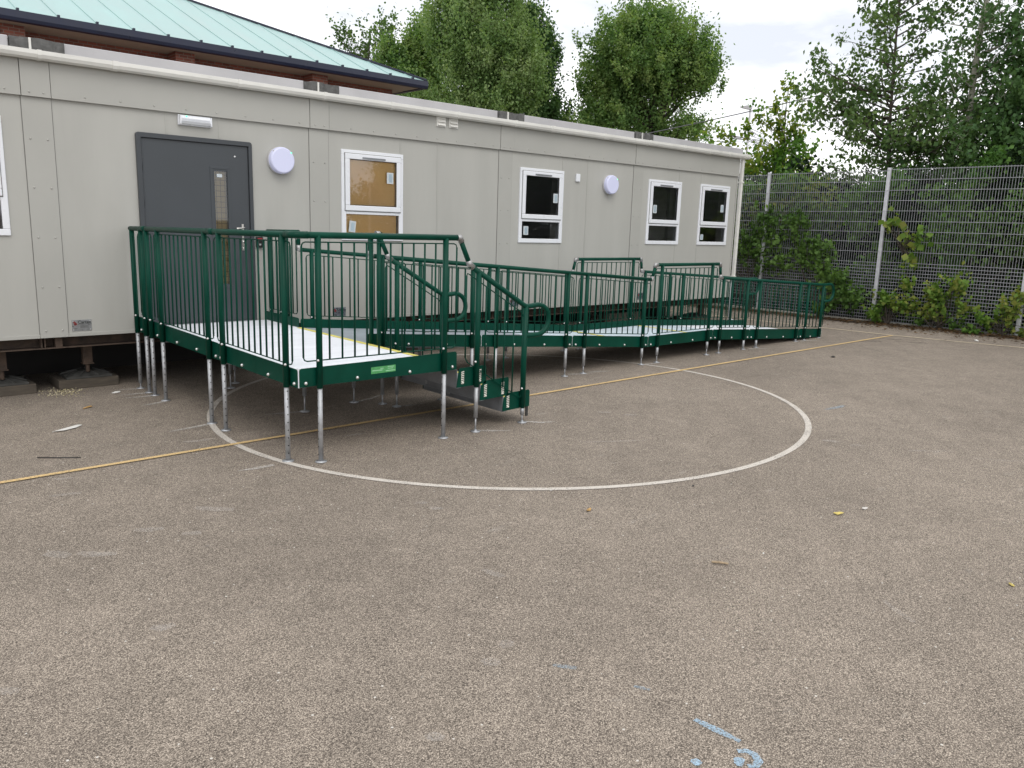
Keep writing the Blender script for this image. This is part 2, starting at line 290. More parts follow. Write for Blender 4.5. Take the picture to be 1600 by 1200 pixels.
class MB:
    def __init__(self): self.v = []; self.f = []; self.s = []
    def add(self, vs, fs, smooth=False):
        o = len(self.v); self.v += [tuple(p) for p in vs]
        for f in fs: self.f.append(tuple(i+o for i in f)); self.s.append(smooth)
        return self
    def box(self, x0, x1, y0, y1, z0, z1):
        x0, x1 = sorted((x0, x1)); y0, y1 = sorted((y0, y1)); z0, z1 = sorted((z0, z1))
        return self.add([(x0,y0,z0),(x1,y0,z0),(x1,y1,z0),(x0,y1,z0),(x0,y0,z1),(x1,y0,z1),(x1,y1,z1),(x0,y1,z1)],
                 [(0,3,2,1),(4,5,6,7),(0,1,5,4),(1,2,6,5),(2,3,7,6),(3,0,4,7)])
    def bar(self, a, b, w, h, up=(0, 0, 1)):
        a, b = Vector(a), Vector(b); d = (b-a).normalized(); u = Vector(up)
        s = d.cross(u).normalized(); u = s.cross(d).normalized()
        vs = []
        for p in (a, b):
            for i, j in ((-1,-1),(1,-1),(1,1),(-1,1)): vs.append(p + s*(w/2*i) + u*(h/2*j))
        return self.add(vs, [(3,2,1,0),(4,5,6,7),(0,1,5,4),(1,2,6,5),(2,3,7,6),(3,0,4,7)])
    def prism(self, poly, ax, a0, a1):
        """poly = 2-D outline in the plane normal to axis ax, extruded a0..a1"""
        def P(p, t): return (t, p[0], p[1]) if ax == 'x' else ((p[0], t, p[1]) if ax == 'y' else (p[0], p[1], t))
        n = len(poly); vs = [P(p, a0) for p in poly] + [P(p, a1) for p in poly]
        fs = [tuple(range(n)), tuple(range(2*n-1, n-1, -1))] + [(i, i+n, (i+1) % n + n, (i+1) % n) for i in range(n)]
        return self.add(vs, fs)
    def tube(self, pts, r, n=10, caps=True, smooth=True):
        P = [Vector(p) for p in pts]; k = len(P)
        R = r if isinstance(r, (list, tuple)) else [r]*k
        T = []
        for i in range(k):
            d = Vector((0, 0, 0))
            if i > 0: d += (P[i]-P[i-1]).normalized()
            if i < k-1: d += (P[i+1]-P[i]).normalized()
            T.append(d.normalized() if d.length > 1e-6 else (P[min(i+1, k-1)]-P[i]).normalized())
        u = T[0].orthogonal().normalized(); vs = []
        for i in range(k):
            u = (u - T[i]*u.dot(T[i])); u = u.normalized() if u.length > 1e-6 else T[i].orthogonal().normalized()
            w = T[i].cross(u)
            c = 1.0
            if 0 < i < k-1:
                ca = T[i].dot((P[i]-P[i-1]).normalized()); c = 1/max(ca, .5)
            for j in range(n):
                a = 2*math.pi*j/n; vs.append(P[i] + (u*math.cos(a) + w*math.sin(a))*R[i]*(1 if i in (0, k-1) else 1))
        fs = []
        for i in range(k-1):
            for j in range(n): fs.append((i*n+j, i*n+(j+1) % n, (i+1)*n+(j+1) % n, (i+1)*n+j))
        self.add(vs, fs, smooth)
        if caps:
            o = len(self.v)-k*n
            self.f.append(tuple(o+j for j in range(n-1, -1, -1))); self.s.append(False)
            self.f.append(tuple(o+(k-1)*n+j for j in range(n))); self.s.append(False)
        return self
    def dome(self, c, axis, r, h, n=10):
        """a small bolt-head cap standing on c, pointing along axis"""
        c = Vector(c); a = Vector(axis).normalized(); u = a.orthogonal().normalized(); w = a.cross(u)
        vs = []
        for rr, hh in ((1, 0), (1, .35), (.7, .8)):
            for j in range(n):
                t = 2*math.pi*j/n; vs.append(c + (u*math.cos(t)+w*math.sin(t))*r*rr + a*h*hh)
        vs.append(c+a*h); fs = []
        for i in range(2):
            for j in range(n): fs.append((i*n+j, i*n+(j+1) % n, (i+1)*n+(j+1) % n, (i+1)*n+j))
        for j in range(n): fs.append((2*n+j, 2*n+(j+1) % n, 3*n))
        return self.add(vs, fs, True)
    def lathe(self, prof, c, axis, n=40):
        c = Vector(c); a = Vector(axis).normalized(); u = a.orthogonal().normalized(); w = a.cross(u); vs = []
        for r, h in prof:
            for j in range(n):
                t = 2*math.pi*j/n; vs.append(c + (u*math.cos(t)+w*math.sin(t))*r + a*h)
        fs = []
        for i in range(len(prof)-1):
            for j in range(n): fs.append((i*n+j, i*n+(j+1) % n, (i+1)*n+(j+1) % n, (i+1)*n+j))
        self.add(vs, fs, True)
        o = len(self.v)-len(prof)*n
        self.f.append(tuple(o+(len(prof)-1)*n+j for j in range(n))); self.s.append(False)
        return self
    def build(self, name, mat, parent=None, bevel=0.0):
        me = bpy.data.meshes.new(name); me.from_pydata(self.v, [], self.f)
        me.polygons.foreach_set('use_smooth', self.s); me.update()
        me.materials.append(M[mat] if isinstance(mat, str) else mat)
        o = bpy.data.objects.new(name, me); COL.objects.link(o)
        if bevel:
            b = o.modifiers.new('bevel', 'BEVEL'); b.width = bevel; b.segments = 2; b.limit_method = 'ANGLE'; b.angle_limit = math.radians(50)
        if parent is not None: adopt(o, parent)
        return o

ORIGIN = {}
def adopt(o, parent):
    o.parent = parent
    o.matrix_parent_inverse = Matrix.Translation(ORIGIN.get(parent.name, Vector((0, 0, 0)))).inverted()
def tag(o, label=None, cat=None, group=None, kind=None):
    if label: o['label'] = label
    if cat: o['category'] = cat
    if group: o['group'] = group
    if kind: o['kind'] = kind
    return o
def thing(name, label, cat, loc=(0, 0, 0), group=None):
    o = bpy.data.objects.new(name, None); COL.objects.link(o); o.location = loc; o.empty_display_size = .2
    ORIGIN[o.name] = Vector(loc)
    return tag(o, label, cat, group)
def copy_thing(root, loc, label, group=None):
    """copy a thing and its parts (shared mesh data)"""
    r = root.copy(); COL.objects.link(r); r.location = loc; r['label'] = label
    if group: r['group'] = group
    for ch in [c for c in root.children]:
        c = ch.copy(); COL.objects.link(c); c.parent = r; c.matrix_parent_inverse = ch.matrix_parent_inverse.copy()
    return r

# ------------------------------------------------------------------ ground and court markings
def ground_sheet():
    xs = [-400, -150, -60, -25, -12] + [(-12+4*i) for i in range(1, 8)] + [20, 40, 90, 200, 500]
    ys = [-400, -150, -60, -30, -14] + [-14+3*i for i in range(1, 6)] + [4, 12, 30, 80, 200, 500]
    mb = MB(); vs = [(x, y, gz(x, y)) for y in ys for x in xs]; n = len(xs)
    fs = [(j*n+i, j*n+i+1, (j+1)*n+i+1, (j+1)*n+i) for j in range(len(ys)-1) for i in range(n-1)]
    mb.add(vs, fs); tag(mb.build('ground', 'asphalt'), kind='structure')
ground_sheet()

def strip_on_ground(pts, w, lift):
    """ribbon of width w (number or list) following a ground polyline"""
    mb = MB(); P = [Vector((p[0], p[1])) for p in pts]; k = len(P); vs = []
    for i in range(k):
        d = (P[min(i+1, k-1)]-P[max(i-1, 0)]).normalized(); nrm = Vector((-d.y, d.x)); ww = w[i] if isinstance(w, (list, tuple)) else w
        for s in (-1, 1):
            q = P[i]+nrm*(s*ww/2); vs.append((q.x, q.y, gz(q.x, q.y)+lift))
    mb.add(vs, [(2*i, 2*i+2, 2*i+3, 2*i+1) for i in range(k-1)]); return mb
CC = (5.556, -2.902); CR = 2.990
tag(strip_on_ground([(CC[0]+CR*math.cos(2*math.pi*i/128), CC[1]+CR*math.sin(2*math.pi*i/128)) for i in range(129)], .056, .004).build('circle_line', 'whiteline'), kind='structure')
tag(strip_on_ground([(-6+1.0*i, CC[1]-.0045*(-6+1.0*i-CC[0])) for i in range(21)]+[(14.72, CC[1]-.05)], .052, .008).build('centre_line', 'orangeline'), kind='structure')
tag(strip_on_ground([(14.70, 12), (14.71, 5), (14.71, 0), (14.70, -1.6), (14.73, -2.98), (14.86, -4.05), (15.0, -5.0), (15.25, -7), (15.6, -10)], .052, .012).build('boundary_line', 'creamline'), kind='structure')
def soil_bed():
    r = random.Random(3); mb = MB(); ys = [-40, -30, -22]+[-22+.18*i for i in range(1, 150)]+[6, 12, 30]; vs = []
    for y in ys:
        x = 16.26+.10*math.sin(y*1.7)+.05*math.sin(y*5.3)+r.uniform(-.05, .05); vs += [(x, y, gz(x, y)+.004), (18.0, y, gz(18, y)+.006), (90, y, gz(90, y)+.03)]
    mb.add(vs, [(3*i+q, 3*i+q+1, 3*i+q+4, 3*i+q+3) for i in range(len(ys)-1) for q in (0, 1)])
    tag(mb.build('soil_bed', 'soil'), kind='structure')
soil_bed()

# ------------------------------------------------------------------ the portable classroom
X0, MW = 1.915, 3.0          # first visible module joint, module width
ZB, ZT, ZG = .6255, 2.950, 3.365
XL, XR, DEP = X0-2*MW, 13.90, 9.4
bld = thing('modular_building', 'long pale grey flat roofed portable classroom on jacks with white windows and slate door', 'building', (X0, .5, gz(X0, .5)))
WIN = [(.69, 1.608, 1.634, 2.747), (5.215, 6.13, 1.634, 2.745), (8.205, 9.122, 1.634, 2.735), (11.20, 12.128, 1.637, 2.743), (12.705, 13.65, 1.637, 2.748)]
DOOR = (2.801, 4.057, .66, 2.717)
def shell():
    holes = [(a+.02, b-.02, c+.02, d-.02) for a, b, c, d in WIN] + [(DOOR[0]+.03, DOOR[1]-.03, ZB, DOOR[3]-.03)]
    xs = sorted({XL, XR} | {v for h in holes for v in h[:2]}); zs = sorted({ZB, ZG+.08} | {v for h in holes for v in h[2:]})
    mb = MB()
    for i in range(len(xs)-1):
        for j in range(len(zs)-1):
            cx, cz = (xs[i]+xs[i+1])/2, (zs[j]+zs[j+1])/2
            if any(h[0] < cx < h[1] and h[2] < cz < h[3] for h in holes): continue
            mb.add([(xs[i], 0, zs[j]), (xs[i+1], 0, zs[j]), (xs[i+1], 0, zs[j+1]), (xs[i], 0, zs[j+1])], [(0, 1, 2, 3)])
    zt = ZG+.08
    mb.add([(XL,0,ZB),(XL,DEP,ZB),(XL,DEP,zt),(XL,0,zt)], [(0,1,2,3)]); mb.add([(XR,0,ZB),(XR,DEP,ZB),(XR,DEP,zt),(XR,0,zt)], [(0,3,2,1)])
    mb.add([(XL,DEP,ZB),(XR,DEP,ZB),(XR,DEP,zt),(XL,DEP,zt)], [(3,2,1,0)])
    mb.build('wall', 'cladding', bld)
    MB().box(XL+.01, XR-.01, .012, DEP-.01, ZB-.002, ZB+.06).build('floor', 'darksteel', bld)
    MB().box(XL-.01, XR+.01, -.004, DEP+.02, ZG+.085, ZG+.10).build('roof', 'parapet', bld)
    lin = MB(); lin.add([(XL+.1, 1.6, ZB+.07), (XR-.1, 1.6, ZB+.07), (XR-.1, 1.6, 3.2), (XL+.1, 1.6, 3.2)], [(0, 1, 2, 3)])
    lin.build('room_partition', 'room', bld)
shell()
# deep trim band over the wall, in module lengths
joints = [X0+MW*k for k in range(-1, 4)]
SW = .255
edges = [XL]+[v for j in joints for v in (j-SW/2, j+SW/2)]+[XR]
for a, b in zip(edges[:-1], edges[1:]):
    cov = abs((b-a)-SW) < .01; f = -.038 if cov else -.032
    fb = MB().box(a+.003, b-.003, f, -.001, ZT, ZG-.002)
    if cov:
        for s_ in (-1, 1): fb.dome(((a+b)/2+s_*.06, f, ZT+.04), (0, -1, 0), .010, .006, 8)
    else:
        k = 1
        while a+.33*k < b-.1: fb.dome((a-.03+.33*k, f, ZT+.045), (0, -1, 0), .010, .006, 8); k += 1
    fb.build('fascia', 'trimgrey', bld)
for j in joints:
    jc = MB().box(j-SW/2, j+SW/2, -.009, -.001, ZB-.006, ZT-.003)
    for s_ in (-1, 1):
        for z in (.69, 1.13, 1.62, 2.1, 2.56): jc.dome((j+s_*.075, -.009, z), (0, -1, 0), .010, .007, 8)
    jc.build('joint_cover', 'trimgrey', bld)
    for s_ in (-1, 1): MB().box(j+s_*(SW/2+.0035)-.003, j+s_*(SW/2+.0035)+.003, -.003, -.0005, ZB+.03, ZT-.003).build('joint_sealant', 'sealant', bld)
for x in (3.128, 3.70, 6.10, 6.70, 9.10, 9.67, 12.06, 12.72, .7, .1):
    z1 = ZT-.003
    z0 = ZB+.03
    if 2.8 < x < 4.06: z0 = DOOR[3]+.012
    for w in WIN:
        if w[0]-.01 < x < w[1]+.01: 
            MB().box(x-.014, x+.014, -.0035, -.0005, w[3]+.012, z1).build('panel_joint', 'trimgrey', bld, .001); z1 = w[2]-.012
    MB().box(x-.014, x+.014, -.0035, -.0005, z0, z1).build('panel_joint', 'trimgrey', bld, .001)
for a, b in zip(edges[:-1], edges[1:]):
    if abs((b-a)-SW) > .01:
        if a < DOOR[0] < b: spans = [(a+.003, DOOR[0]-.01), (DOOR[1]+.01, b-.003)]
        else: spans = [(a+.003, b-.003)]
        for p, q in spans: MB().box(p, q, -.006, -.0005, ZB-.008, ZB+.028).build('base_trim', 'trimgrey', bld, .002)
MB().box(XR-.035, XR+.004, -.012, -.001, ZB-.004, ZT-.002).build('corner_trim', 'trimgrey', bld, .003)
# parapet flashing lengths and lumpy bitumen patches at the joints
for k, (a, b) in enumerate(zip([XL]+joints, joints+[XR+.06])):
    MB().box(a+.20, b-.20 if b < XR else b, -.035, -.004, ZG, 3.472).build('parapet', 'parapet', bld, .006)
for j, (l, r) in zip(joints, [(.2, .2), (.16, .24), (.17, .23), (.15, .27), (.14, .25)]):
    mb = MB(); nx = 12; vs = []
    xs = [j-l-.03+(l+r+.06)*i/nx for i in range(nx+1)]
    for x in xs:
        t = 3.472+.006*math.sin(17*x)+.007*random.random(); f = -.047-.010*random.random()
        vs += [(x, -.004, ZG+.004), (x, f, ZG+.004), (x, f-.004*random.random(), ZG+.06), (x, f, t), (x, -.004, t+.006)]
    fs = [(5*i+q, 5*i+q+1, 5*i+q+6, 5*i+q+5) for i in range(nx) for q in range(4)] + [(0, 4, 3, 2, 1), tuple(5*nx+q for q in range(5))]
    mb.add(vs, fs); mb.build('bitumen_patch', 'bitumen', bld)
    MB().box(j-.035, j-.015, -.066, -.050, ZG-.005, 3.475).build('patch_strap', 'cream', bld)
# gutter: an ogee profile run along the eave
GP = [(-.010, ZG), (-.010, ZG-.060), (-.030, ZG-.082), (-.075, ZG-.086), (-.108, ZG-.070), (-.122, ZG-.040), (-.122, ZG-.004), (-.114, ZG-.002), (-.112, ZG-.012)]
g = MB(); prof = [(p[0]-.014, p[1]) for p in GP]
xs = [XL, 0, 4, 8, 11, 14.09]
vs = [(x, p[0], p[1]) for x in xs for p in prof]; n = len(prof)
g.add(vs, [(i*n+q, i*n+q+1, (i+1)*n+q+1, (i+1)*n+q) for i in range(len(xs)-1) for q in range(n-1)], False)
g.add([(14.09, p[0], p[1]) for p in prof[:8]], [tuple(range(8))])
gut = g.build('gutter', 'cream', bld)
gx = [.2, 1.1, 1.95, 2.62, 3.9, 4.95, 5.9, 6.95, 8.0, 8.75, 9.9, 11.05, 12.0, 12.75, 13.4, 13.95]
for i, x in enumerate(gx):
    mb = MB(); w = .035 if i % 3 else .055
    p2 = [(p[0]-.014-.005 if p[0] < -.02 else p[0]-.012, p[1]-.005 if p[1] < ZG-.02 else p[1]+.004) for p in GP[:8]]
    vs = [(xx, p[0], p[1]) for xx in (x-w/2, x+w/2) for p in p2]; n = len(p2)
    mb.add(vs, [(q, q+1, n+q+1, n+q) for q in range(n-1)]+[tuple(range(n)), tuple(range(2*n-1, n-1, -1))])
    mb.build('gutter_bracket', 'cream', gut)
# downpipe at the right hand corner
dp = MB(); dp.box(13.925, 13.985, -.075, -.015, 1.02, ZG-.08); dp.build('downpipe', 'cream', bld, .006)
d2 = MB(); d2.tube([(13.955, -.045, 1.03), (13.955, -.045, .95), (13.93, -.05, .86), (13.91, -.06, .18), (13.93, -.13, .15)], .033, 10); d2.build('downpipe_foot', 'upvc', bld)
d3 = MB(); d3.box(13.915, 13.995, -.085, -.005, .99, 1.04); d3.box(13.915, 13.995, -.085, -.005, 2.83, 2.86); d3.build('pipe_clip', 'cream', bld)

def frame_ring(mb, x0, x1, z0, z1, w, ya, yb, wb=None):
    wb = wb or w
    mb.box(x0, x1, ya, yb, z1-w, z1); mb.box(x0, x1, ya, yb, z0, z0+wb); mb.box(x0, x0+w, ya, yb, z0+wb, z1-w); mb.box(x1-w, x1, ya, yb, z0+wb, z1-w)
def window(x0, x1, z0, z1, board, st):
    fr = MB(); frame_ring(fr, x0, x1, z0, z1, .062, -.020, .07)
    zt = z1-.79
    fr.box(x0+.062, x1-.062, -.018, .065, zt+.005, zt+.045)
    w = fr.build('window', 'upvc', bld, .006)
    sa = MB(); frame_ring(sa, x0+.045, x1-.045, z1-.742, z1-.045, .066, -.036, -.021); sash = sa.build('sash', 'upvc', w, .007)
    gk = MB(); frame_ring(gk, x0+.038, x1-.038, z1-.750, z1-.038, .014, -.0225, -.0165); gk.build('sash_shadow_line', 'sealant', w)  # thin grey ring draws the shadow line between sash and frame
    g1 = MB(); frame_ring(g1, x0+.06, x1-.06, zt+.052, z1-.06, .055, -.0195, .012); g1.build('inner_frame', 'upvc', w, .004)
    sl = MB(); frame_ring(sl, x0+.11, x1-.11, z1-.675, z1-.11, .007, -.0225, -.012); sl.build('seal', 'seal', w)
    MB().add([(x0+.10, -.012, z1-.68), (x1-.10, -.012, z1-.68), (x1-.10, -.012, z1-.10), (x0+.10, -.012, z1-.10)], [(0, 1, 2, 3)]).build('pane', 'glass', w)
    MB().add([(x0+.055, -.002, z0+.055), (x1-.055, -.002, z0+.055), (x1-.055, -.002, zt+.01), (x0+.055, -.002, zt+.01)], [(0, 1, 2, 3)]).build('pane', 'glass', w)
    MB().box(x0+.29, x1-.29, -.046, -.0365, z1-.098, z1-.078).build('trickle_vent', 'galvdark', w)
    rv = MB(); rv.box(x1-.062, x1-.045, .071, .19, z0+.02, z1-.02); rv.box(x0+.045, x0+.062, .071, .19, z0+.02, z1-.02); rv.box(x0+.063, x1-.063, .071, .19, z0+.03, z0+.05)
    rv.build('reveal', 'jamb', w)
    if board:
        MB().add([(x0+.05, .018, z0+.05), (x1-.085, .018, z0+.05), (x1-.085, .018, z1-.05), (x0+.05, .018, z1-.05)], [(0, 1, 2, 3)]).build('board', 'ochre', w)
    for (fx, fz, wd, ht, tilt, yy) in st:
        cx, cz = x0+fx*(x1-x0), z0+fz*(z1-z0)
        mb = MB(); ct, sn = math.cos(tilt), math.sin(tilt)
        def q(a, b, y): return (cx+a*ct-b*sn, y, cz+a*sn+b*ct)
        mb.add([q(-wd/2, -ht/2, yy), q(wd/2, -ht/2, yy), q(wd/2, ht/2, yy), q(-wd/2, ht/2, yy)], [(0, 1, 2, 3)])
        so = mb.build('label_sticker', 'sticker', w)
        mb = MB(); mb.add([q(-wd*.2, -ht*.36, yy-.0015), q(wd*.28, -ht*.36, yy-.0015), q(wd*.28, ht*.36, yy-.0015), q(-wd*.2, ht*.36, yy-.0015)], [(0, 1, 2, 3)]); mb.build('label_print', 'stickerin', so)
    return w
window(*WIN[0], False, [])
window(*WIN[1], True, [(.78, .72, .10, .14, 0, -.0140), (.17, .155, .095, .14, -.12, -.004)])
window(*WIN[2], False, [(.82, .62, .10, .14, 0, -.0140), (.17, .165, .10, .13, 0, -.004)])
window(*WIN[3], False, [(.22, .55, .10, .14, 0, -.0140)])
window(*WIN[4], False, [(.77, .62, .10, .14, 0, -.0140), (.16, .13, .09, .10, 0, -.004)])

# door
x0, x1, z0, z1 = DOOR
def rounded_top(x0, x1, z0, z1, r, n=6):
    p = [(x0, z0), (x1, z0)]
    p += [(x1-r+r*math.cos(a), z1-r+r*math.sin(a)) for a in [math.pi/2*i/n for i in range(n+1)]]
    p += [(x0+r-r*math.sin(a), z1-r+r*math.cos(a)) for a in [math.pi/2*i/n for i in range(n+1)]]
    return p
fr = MB()
o_ = rounded_top(x0, x1, z0, z1, .03); i_ = rounded_top(x0+.05, x1-.042, z0, z1-.05, .004)
n = len(o_); vs = []
for y in (-.034, .06):
    vs += [(p[0], y, p[1]) for p in o_]+[(p[0], y, p[1]) for p in i_]
fs = []
for i in range(1, n):
    j = (i+1) % n
    fs += [(i, j, n+j, n+i), (2*n+i, 3*n+i, 3*n+j, 2*n+j), (i, 2*n+i, 2*n+j, j), (n+i, n+j, 3*n+j, 3*n+i)]
fr.add(vs, fs)
dfr = fr.build('door_frame', 'doorframe', bld, .004)
lf = MB(); VX0, VX1, VZ0, VZ1 = 3.618, 3.762, 1.12, 2.375
lx0, lx1, lz0, lz1 = x0+.056, x1-.048, .69, z1-.056
lf.box(lx0, VX0, -.012, .04, lz0, lz1); lf.box(VX1, lx1, -.012, .04, lz0, lz1); lf.box(VX0, VX1, -.012, .04, VZ1, lz1); lf.box(VX0, VX1, -.012, .04, lz0, VZ0)
door = lf.build('door', 'door', bld)
sl = MB(); sl.box(x0+.05, x0+.056, -.008, .03, .69, lz1); sl.box(lx1, x1-.042, -.008, .03, .69, lz1); sl.box(x0+.05, x1-.042, -.008, .03, lz1, z1-.05); sl.build('seal', 'seal', dfr)
vb = MB(); frame_ring(vb, VX0-.048, VX1+.034, VZ0-.05, VZ1+.052, .03, -.018, -.0125); vb.build('vision_bead', 'door', door, .003)
MB().add([(VX0, -.004, VZ0), (VX1, -.004, VZ0), (VX1, -.004, VZ1), (VX0, -.004, VZ1)], [(0, 1, 2, 3)]).build('vision_pane', 'glass', door)
MB().add([(VX0, .03, VZ0), (VX1, .03, VZ0), (VX1, .03, VZ1), (VX0, .03, VZ1)], [(0, 1, 2, 3)]).build('vision_backing', 'doorback', door)
MB().box(VX0+.03, VX0+.09, -.0075, -.0045, VZ1-.065, VZ1-.03).build('glass_label', 'sticker', door)
MB().dome((3.86, -.012, 2.545), (0, -1, 0), .012, .008).build('peephole', 'bolt', door)
for z in (2.40, 2.02, .95):
    MB().tube([(lx0-.008, -.022, z-.07), (lx0-.008, -.022, z+.07)], .010, 8).build('hinge', 'doorframe', door)
h = MB(); h.box(3.912, 3.938, -.019, -.0125, 1.50, 1.80); h.tube([(3.925, -.02, 1.76), (3.925, -.06, 1.76), (3.905, -.068, 1.755), (3.83, -.066, 1.75)], .010, 8); h.dome((3.925, -.02, 1.60), (0, -1, 0), .014, .012); h.dome((3.925, -.02, 1.525), (0, -1, 0), .012, .008)
h.build('handle', 'chrome', door, .003)
MB().box(x0+.02, x1-.02, -.05, .05, .672, .688).build('threshold', 'galvdark', bld, .003)

# twin louvred vents by the eave, small sensor box
for x in (6.72, 6.93):
    v = MB(); v.box(x-.075, x+.075, -.046, -.021, 3.155, 3.29); v.build('wall_vent', 'cream', bld, .004)
    w = MB()
    for k in range(3): w.prism([(-.046, 3.175+k*.042), (-.066, 3.172+k*.042), (-.046, 3.203+k*.042)], 'x', x-.062, x+.062)
    w.build('vent_louvre', 'cream', bld.children[-1])
MB().box(9.385, 9.475, -.03, -.001, 2.595, 2.715).build('sensor_box', 'upvc', bld, .008)

# maker's plates beside each joint
def maker_plate(x, z, mat):
    p = MB().box(x, x+.185, -.0045, -.0005, z, z+.115).build('name_plate', mat, bld, .001)
    cu = bpy.data.curves.new('text', 'FONT'); cu.body = 'Carter'; cu.size = .047; cu.offset = .0009
    t = bpy.data.objects.new('text', cu); me = bpy.data.meshes.new_from_object(t); bpy.data.objects.remove(t); bpy.data.curves.remove(cu)
    vs = [(x+.055+v.co.x*.96, -.0052, z+.076+v.co.y*.92) for v in me.vertices]; fs = [tuple(q.vertices) for q in me.polygons]; bpy.data.meshes.remove(me)
    MB().add(vs, fs).build('lettering', 'darktext', p)
    e = MB()
    for dx, dz, s in ((.024, .088, .014), (.036, .072, .016), (.026, .066, .010)):
        e.add([(x+dx-s, -.0053, z+dz), (x+dx, -.0053, z+dz-s), (x+dx+s, -.0053, z+dz), (x+dx, -.0053, z+dz+s)], [(0, 1, 2, 3)])
    e.build('emblem', 'redtext', p)
    l = MB(); l.box(x+.055, x+.165, -.0056, -.0048, z+.067, z+.070)
    for k in range(3): l.box(x+.075, x+.155, -.0056, -.0048, z+.034+k*.009, z+.0365+k*.009)
    l.box(x+.02, x+.048, -.0056, -.0048, z+.022, z+.026); l.build('rules', 'darktext', p)
    s = MB()
    for a in (.012, .173):
        for b in (.012, .103): s.dome((x+a, -.0045, z+b), (0, -1, 0), .005, .004, 8)
    s.build('rivet', 'bolt', p)
for k, mt in ((0, 'plate'), (1, 'plateblue'), (2, 'plateblue'), (3, 'plateblue')):
    maker_plate(X0+3*k+.165, .672, mt)

# underframe
uf = MB()
for y in (.09,):
    uf.box(XL+.05, XR-.05, y-.04, y+.10, .498, .508); uf.box(XL+.05, XR-.05, y+.09, y+.10, .508, .6235)
uf.build('underframe_beam', 'rust', bld)
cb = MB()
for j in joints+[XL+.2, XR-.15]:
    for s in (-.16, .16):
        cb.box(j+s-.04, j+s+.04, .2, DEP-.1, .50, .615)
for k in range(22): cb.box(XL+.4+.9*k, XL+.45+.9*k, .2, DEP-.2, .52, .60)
cb.box(XL+.1, XR-.1, 2.4, 2.5, .30, .60); cb.box(XL+.1, XR-.1, 1.45, 1.55, .0, .60); cb.box(XL+.1, XR-.1, DEP-.14, DEP-.04, .45, .62)  # middle box: full-height dark wall added to black out the space underneath
cb.build('joists_and_light_block', 'darksteel', bld)
bk = MB()
for j in joints:
    for s, w in ((-.115, .012), (-.085, .012), (.015, .065)): MB().box(j+s, j+s+w, .06, .178, .509, .615).build('beam_stiffener', 'rust', bld)
def jack(x, y, px, py):
    z = gz(x, y)
    jk = MB(); jk.box(x-.045, x+.045, y-.008, y+.0, .285, .497); jk.box(x-.045, x-.037, y, y+.07, .285, .497); jk.box(x+.037, x+.045, y, y+.07, .285, .497); jk.box(x-.055, x+.055, y-.02, y+.08, .273, .285)
    jk.tube([(x, y+.03, .30), (x, y+.03, z+.17)], .022, 10); jk.box(x+.06, x+.19, y+.02, y+.05, .47, .492)
    jk.build('jack_leg', 'rust', bld, .002)
jk_i = 0
PADL = {X0+.36: 'steel pyramid pad on a timber block, nearest the left end of the ramp', X0-.44: 'steel pyramid pad on a timber block at the left edge of the photo',
        X0+3*2+.3: 'steel pad on timber block behind the middle of the ramp', X0+3*1+.3: 'steel pad on timber block in the dark behind the stairs',
        X0+3*3-.3: 'steel pad on timber block behind the far landing', XR-.45: 'steel pad on timber block under the far end of the building'}
for x, lab in PADL.items():
    y = .30; z = gz(x, y+.2); jack(x, y-.02, x, y)
    t = thing('support_pad', lab, 'support pad', (x, y+.2, z), 'support pads under the building')
    b = MB(); b.box(x-.30, x+.29, y-.045, y+.20, z+.002, z+.105); b.box(x-.295, x+.285, y+.205, y+.45, z+.002, z+.10); b.build('timber_block', 'timber', t, .006)
    p = MB(); q0, q1, h0, h1 = .225, .085, z+.108, z+.175; cy = y+.14
    lo = [(x-q0, cy-q0*.8, h0), (x+q0, cy-q0*.8, h0), (x+q0, cy+q0*.8, h0), (x-q0, cy+q0*.8, h0)]; mid = [(a, b_, h0+.022) for a, b_, _ in lo]
    hi = [(x-q1, cy-q1, h1), (x+q1, cy-q1, h1), (x+q1, cy+q1, h1), (x-q1, cy+q1, h1)]
    p.add(lo+mid+hi, [(i, (i+1) % 4, 4+(i+1) % 4, 4+i) for i in range(4)]+[(4+i, 4+(i+1) % 4, 8+(i+1) % 4, 8+i) for i in range(4)]+[(8, 9, 10, 11)])
    for i in range(4):
        for f in (.28, .72):
            a = Vector(mid[i]).lerp(Vector(mid[(i+1) % 4]), f); c = Vector(hi[i]).lerp(Vector(hi[(i+1) % 4]), .5*f+.25); p.bar(a+Vector((0, 0, .004)), c+Vector((0, 0, .004)), .014, .014)
    p.build('steel_pad', 'steelpad', t)
# pale block and a drain pipe lying in the gloom near the far end
t = MB(); zz = gz(11.6, .9); t.box(11.05, 12.15, .75, 1.35, zz+.002, zz+.26); o = t.build('concrete_block', 'concrete', None, .02); tag(o, 'pale concrete block lying under the building behind the far landing', 'concrete block')
t = MB(); t.tube([(9.7, .75, gz(9.7, .8)+.11), (11.0, .85, gz(11, .8)+.11)], .055, 12); o = t.build('drain_pipe', 'concrete'); tag(o, 'pale drain pipe lying on the ground beneath the building', 'pipe')

